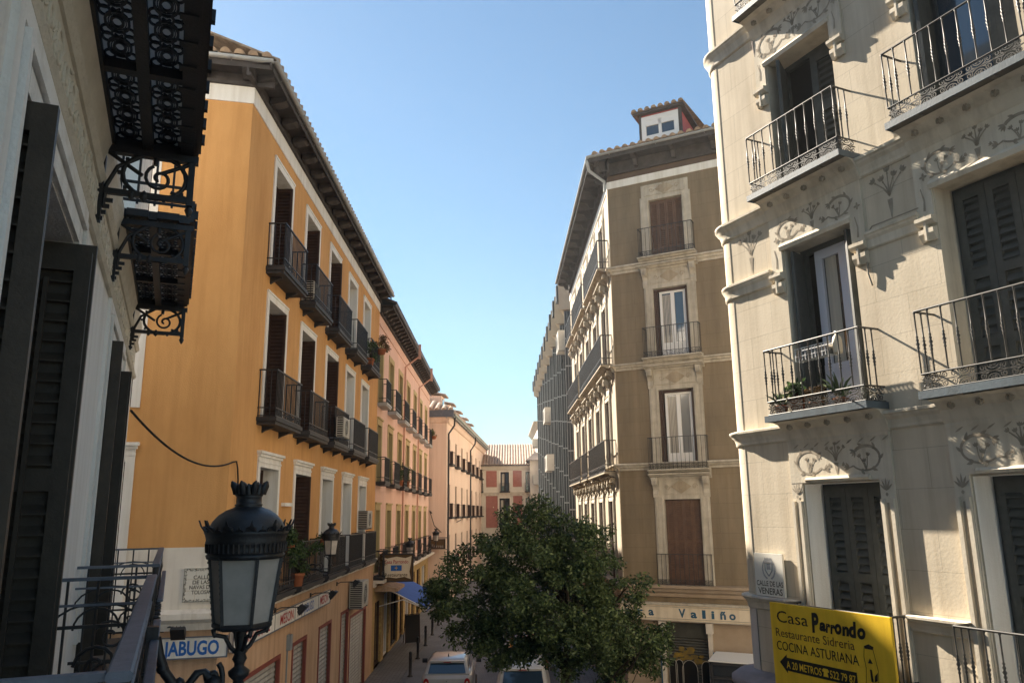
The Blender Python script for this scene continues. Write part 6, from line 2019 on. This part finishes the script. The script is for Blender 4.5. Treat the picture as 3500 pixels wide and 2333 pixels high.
hatchback('parked_car', 'small white hatchback seen from behind, on the street beside the bollards', -2.20, 26.3, 1.62, 3.55, 1.55, 'car_white', 0.0, 'car', 1.12)
hatchback('parked_car', 'long-roofed pale beige car half hidden under the tree', 0.20, 24.7, 1.70, 4.5, 1.58, 'van_white', radians(-1), 'car', 1.0, 0.17)
hatchback('parked_car', 'orange car glimpsed through the lower leaves of the tree', 0.45, 31.4, 1.60, 3.6, 1.46, 'orange_paint')

# ================================================================== TREE
TX, TY = 1.10, 19.0
TR_ = empty('street_tree', world_fr(TX, TY), 'leafy dark green street tree standing in front of the brown corner building', 'tree')
m = MB()
rt = random.Random(4)
m.tube([(0.0, 0.0, 0.0), (0.02, 0.02, 0.9), (-0.02, 0.05, 1.9), (0.05, 0.0, 2.6)], [0.17, 0.13, 0.115, 0.105], 10)
def limb(p, d, L, r, depth):
    p = Vector(p); d = Vector(d).normalized()
    pts, rs = [p.copy()], [r]
    for i in range(5):
        d = (d + Vector((rt.gauss(0, 0.14), rt.gauss(0, 0.14), rt.gauss(0.04, 0.10)))).normalized()
        p = p + d * L / 5
        pts.append(p.copy()); rs.append(r * (1 - 0.13 * (i + 1)))
        if depth and 1 <= i < 4:
            e = (d + Vector((rt.gauss(0, 0.7), rt.gauss(0, 0.7), rt.gauss(0.1, 0.5)))).normalized()
            limb(p, e, L * 0.55, r * 0.45, depth - 1)
    m.tube(pts, rs, 6 if depth else 4)
for (d, L, r) in (((0.75, 0.2, 0.75), 2.4, 0.075), ((-0.7, 0.1, 0.8), 2.6, 0.075), ((0.1, 0.6, 1.0), 2.6, 0.07), ((-0.25, -0.5, 1.0), 2.6, 0.07), ((0.3, -0.3, 1.1), 2.7, 0.07)):
    limb((0.05, 0, 2.5), d, L * 0.8, r, 2)
limb((0.0, 0.05, 1.75), (0.9, -0.1, 0.55), 1.9, 0.06, 2)
m.build('trunk', 'bark', TR_)
lobes = [(0.71, 5.55, 0.92), (-0.84, 5.02, 0.80), (-1.41, 4.42, 0.72), (-0.03, 4.58, 1.30), (1.51, 4.90, 1.08), (1.18, 3.88, 1.25), (2.40, 4.12, 0.98), (2.62, 3.15, 0.82), (-0.10, 3.55, 0.90), (1.56, 3.22, 0.90), (3.10, 3.30, 0.50), (-0.55, 3.0, 0.40), (2.2, 2.65, 0.50), (0.6, 3.15, 0.40), (0.0, 3.0, 0.35), (-0.75, 4.0, 0.6), (-0.6, 3.5, 0.5), (3.0, 2.75, 0.42), (-1.75, 4.15, 0.45), (-1.2, 3.75, 0.5), (1.9, 5.55, 0.5), (0.1, 5.75, 0.5)]
lobes = [(x, 0.0, z, r) for x, z, r in lobes] + [(0.5, -1.0, 4.4, 1.0), (1.5, -1.0, 4.3, 0.9), (0.9, -1.0, 3.75, 0.65), (1.9, -0.8, 3.4, 0.7), (0.2, 0.9, 4.6, 1.0), (1.7, 0.9, 4.4, 1.0)]
cl = []
for (x, yo, z, r) in lobes:
    # split every lobe into twig clumps so the outline is ragged and there are gaps
    k = int(16 * r * r) + 5
    for _ in range(k):
        while True:
            a, b, c = rt.uniform(-1, 1), rt.uniform(-1, 1), rt.uniform(-1, 1)
            if a * a + b * b + c * c < 1: break
        q = rt.uniform(0.16, 0.36)
        cl.append((x - TX + a * r * 0.98, yo + b * r * 1.05, z + c * r * 0.92, q * 1.15, q * 1.15, q * 0.85))
m = MB()
leaf_cloud(m, cl, 68000, 0.10, rt)
m.build('crown', 'leaf', TR_)

# ================================================================== POTTED PLANTS
def potted(fr, x, y, z, label, r=0.13, h=0.22, fol=0.35, n=500, kind='bush', mt='leaf_pot', sx=1.0, group=None, drop=0.0):
    t = empty('potted_plant', fr, label, 'potted plant', group, (x, y, z))
    m = MB(); m.lathe([(0.001, z), (r * 0.7, z), (r * 0.95, z + h * 0.8), (r * 1.08, z + h * 0.82), (r * 1.08, z + h), (r * 0.9, z + h), (r * 0.85, z + h * 0.9), (0.001, z + h * 0.9)], x, y, 12); m.build('pot', 'terracotta', t, fr)
    rg = random.Random(int(abs(x * 91 + z * 37)))
    m = MB()
    if kind == 'bush':
        cl = [(x + rg.gauss(0, fol * 0.45 * sx), y + rg.gauss(0, fol * 0.25), z + h + fol * rg.uniform(0.0, 1.1) - drop * rg.random(), fol * 0.35, fol * 0.3, fol * 0.35) for _ in range(9)]
        leaf_cloud(m, cl, n, 0.085, rg)
        m.build('foliage', mt, t, fr)
        m = MB()
        for c in cl: m.tube([(x, y, z + h * 0.9), ((x + c[0]) / 2, y, (z + h + c[2]) / 2 + 0.05), (c[0], c[1], c[2])], 0.008, 4)
        m.build('stems', 'bark', t, fr)
    else:                                       # aloe-like blades
        for k in range(14):
            a = rg.uniform(0, 2 * pi)
            e = rg.uniform(0.35, 1.4)
            L = fol * rg.uniform(0.6, 1.1)
            dx, dy, dz = cos(a) * cos(e), sin(a) * cos(e), sin(e)
            p0 = Vector((x, y, z + h * 0.9)); p1 = p0 + Vector((dx, dy, dz)) * L * 0.6; p2 = p1 + Vector((dx * 1.2, dy * 1.2, dz * 0.6)) * L * 0.45
            m.tube([p0, p1, p2], [0.018, 0.014, 0.002], 4)
            m.tone += [0.5] * (len(m.f) - len(m.tone))
        m.build('blades', mt, t, fr)
    return t
potted(F_OS, 2.95, -0.46, 5.40, 'terracotta pot with trailing greenery on the first lower balcony rail, behind the big lantern', 0.13, 0.2, 0.40, 900, drop=0.7)
potted(F_OS, 4.35, -0.30, 4.46, 'leafy pot plant climbing the second lower balcony of the ochre building', 0.16, 0.3, 0.55, 900)
potted(F_OS, 6.3, -0.42, 5.35, 'small green plant beside the small lantern', 0.09, 0.14, 0.25, 250, drop=0.4)
potted(F_OS, 15.0, -0.50, 12.25, 'reddish dry plant spilling over the last top balcony of the ochre building', 0.2, 0.2, 0.50, 800, mt='leaf_dry', sx=1.2)
potted(F_OS, 13.6, -0.30, 11.55, 'dense pot plant inside the last top balcony of the ochre building', 0.18, 0.25, 0.6, 700)
potted(F_OS, 25.6, -0.25, 7.45, 'tall bushy plant on the middle balcony row of the pink building', 0.22, 0.3, 0.85, 900)
potted(F_OS, 23.1, -0.25, 7.45, 'low green plant on the middle balcony row of the pink building', 0.2, 0.25, 0.4, 400)
potted(F_OS, 39.6, -0.42, 11.2, 'dark flower box plant on the last top balcony of the pink building', 0.25, 0.2, 0.4, 400, sx=1.6)
potted(F_OS, 18.4, -0.25, 3.75, 'red-leaved plant behind the rail above the hanging restaurant sign', 0.2, 0.25, 0.4, 400, mt='leaf_dry', sx=1.8)
zb = 7.255
potted(F_RT, 1.44, -0.17, zb, 'spiky aloe at the left end of the sunlit balcony', 0.085, 0.13, 0.30, kind='aloe')
potted(F_RT, 1.70, -0.16, zb, 'square terracotta pot with a small green plant on the sunlit balcony', 0.10, 0.20, 0.14, 160)
potted(F_RT, 2.02, -0.18, zb, 'low pot of dry brown plants on the sunlit balcony', 0.08, 0.10, 0.15, 160, mt='leaf_dry')
potted(F_RT, 2.38, -0.18, zb, 'long-bladed aloe in the middle of the sunlit balcony', 0.085, 0.10, 0.42, kind='aloe')
# plastic trough hung on the rail, with a bottle
t = empty('plastic_trough', F_RT, 'clear plastic trough hooked inside the sunlit balcony rail', 'container', None, (2.1, -0.25, 7.8))
m = MB()
for i in range(11):
    x = 1.86 + i * 0.052
    m.box(x - 0.003, x + 0.003, -0.29, -0.16, 7.865, 7.872); m.box(x - 0.003, x + 0.003, -0.165, -0.159, 7.865, 8.02); m.box(x - 0.003, x + 0.003, -0.285, -0.279, 7.865, 8.02)
for y in (-0.162, -0.282):
    m.box(1.85, 2.40, y - 0.004, y + 0.004, 8.015, 8.025); m.box(1.85, 2.40, y - 0.004, y + 0.004, 7.92, 7.926)
m.build('wire_basket', 'frame_white', t, F_RT)
m = MB(); m.box(1.88, 2.38, -0.277, -0.168, 7.875, 7.985); m.build('trough', 'glass_curtain', t, F_RT)
t = empty('plastic_bottle', F_RT, 'translucent plastic bottle hanging at the rail of the sunlit balcony', 'bottle', None, (2.45, -0.23, 7.85))
m = MB(); m.lathe([(0.001, 7.86), (0.05, 7.87), (0.055, 7.89), (0.055, 8.02), (0.045, 8.06), (0.018, 8.09), (0.018, 8.12), (0.001, 8.12)], 2.455, -0.22, 12); m.build('bottle', 'sign_cream', t, F_RT)
m = MB(); m.lathe([(0.022, 8.105), (0.022, 8.135), (0.001, 8.137)], 2.455, -0.22, 10); m.build('cap', 'frame_white', t, F_RT)

# ================================================================== AIR
HAZE = True
if HAZE:
    m = MB(); m.box(-90, 90, -60, 140, -1.0, 40)
    hz = m.build('haze', 'dark', None, G0)
    hz.data.materials.clear()
    hm = bpy.data.materials.new('haze')
    hm.use_nodes = True
    nt = hm.node_tree
    nt.nodes.remove(nt.nodes['Principled BSDF'])
    pv = nt.nodes.new('ShaderNodeVolumePrincipled')
    pv.inputs['Color'].default_value = (0.90, 0.94, 1.0, 1)
    pv.inputs['Density'].default_value = 0.0006
    pv.inputs['Anisotropy'].default_value = 0.3
    nt.links.new(pv.outputs[0], nt.nodes['Material Output'].inputs['Volume'])
    hz.data.materials.append(hm)
    tag(hz, 'thin pale morning haze filling the street', 'haze', kind='stuff')
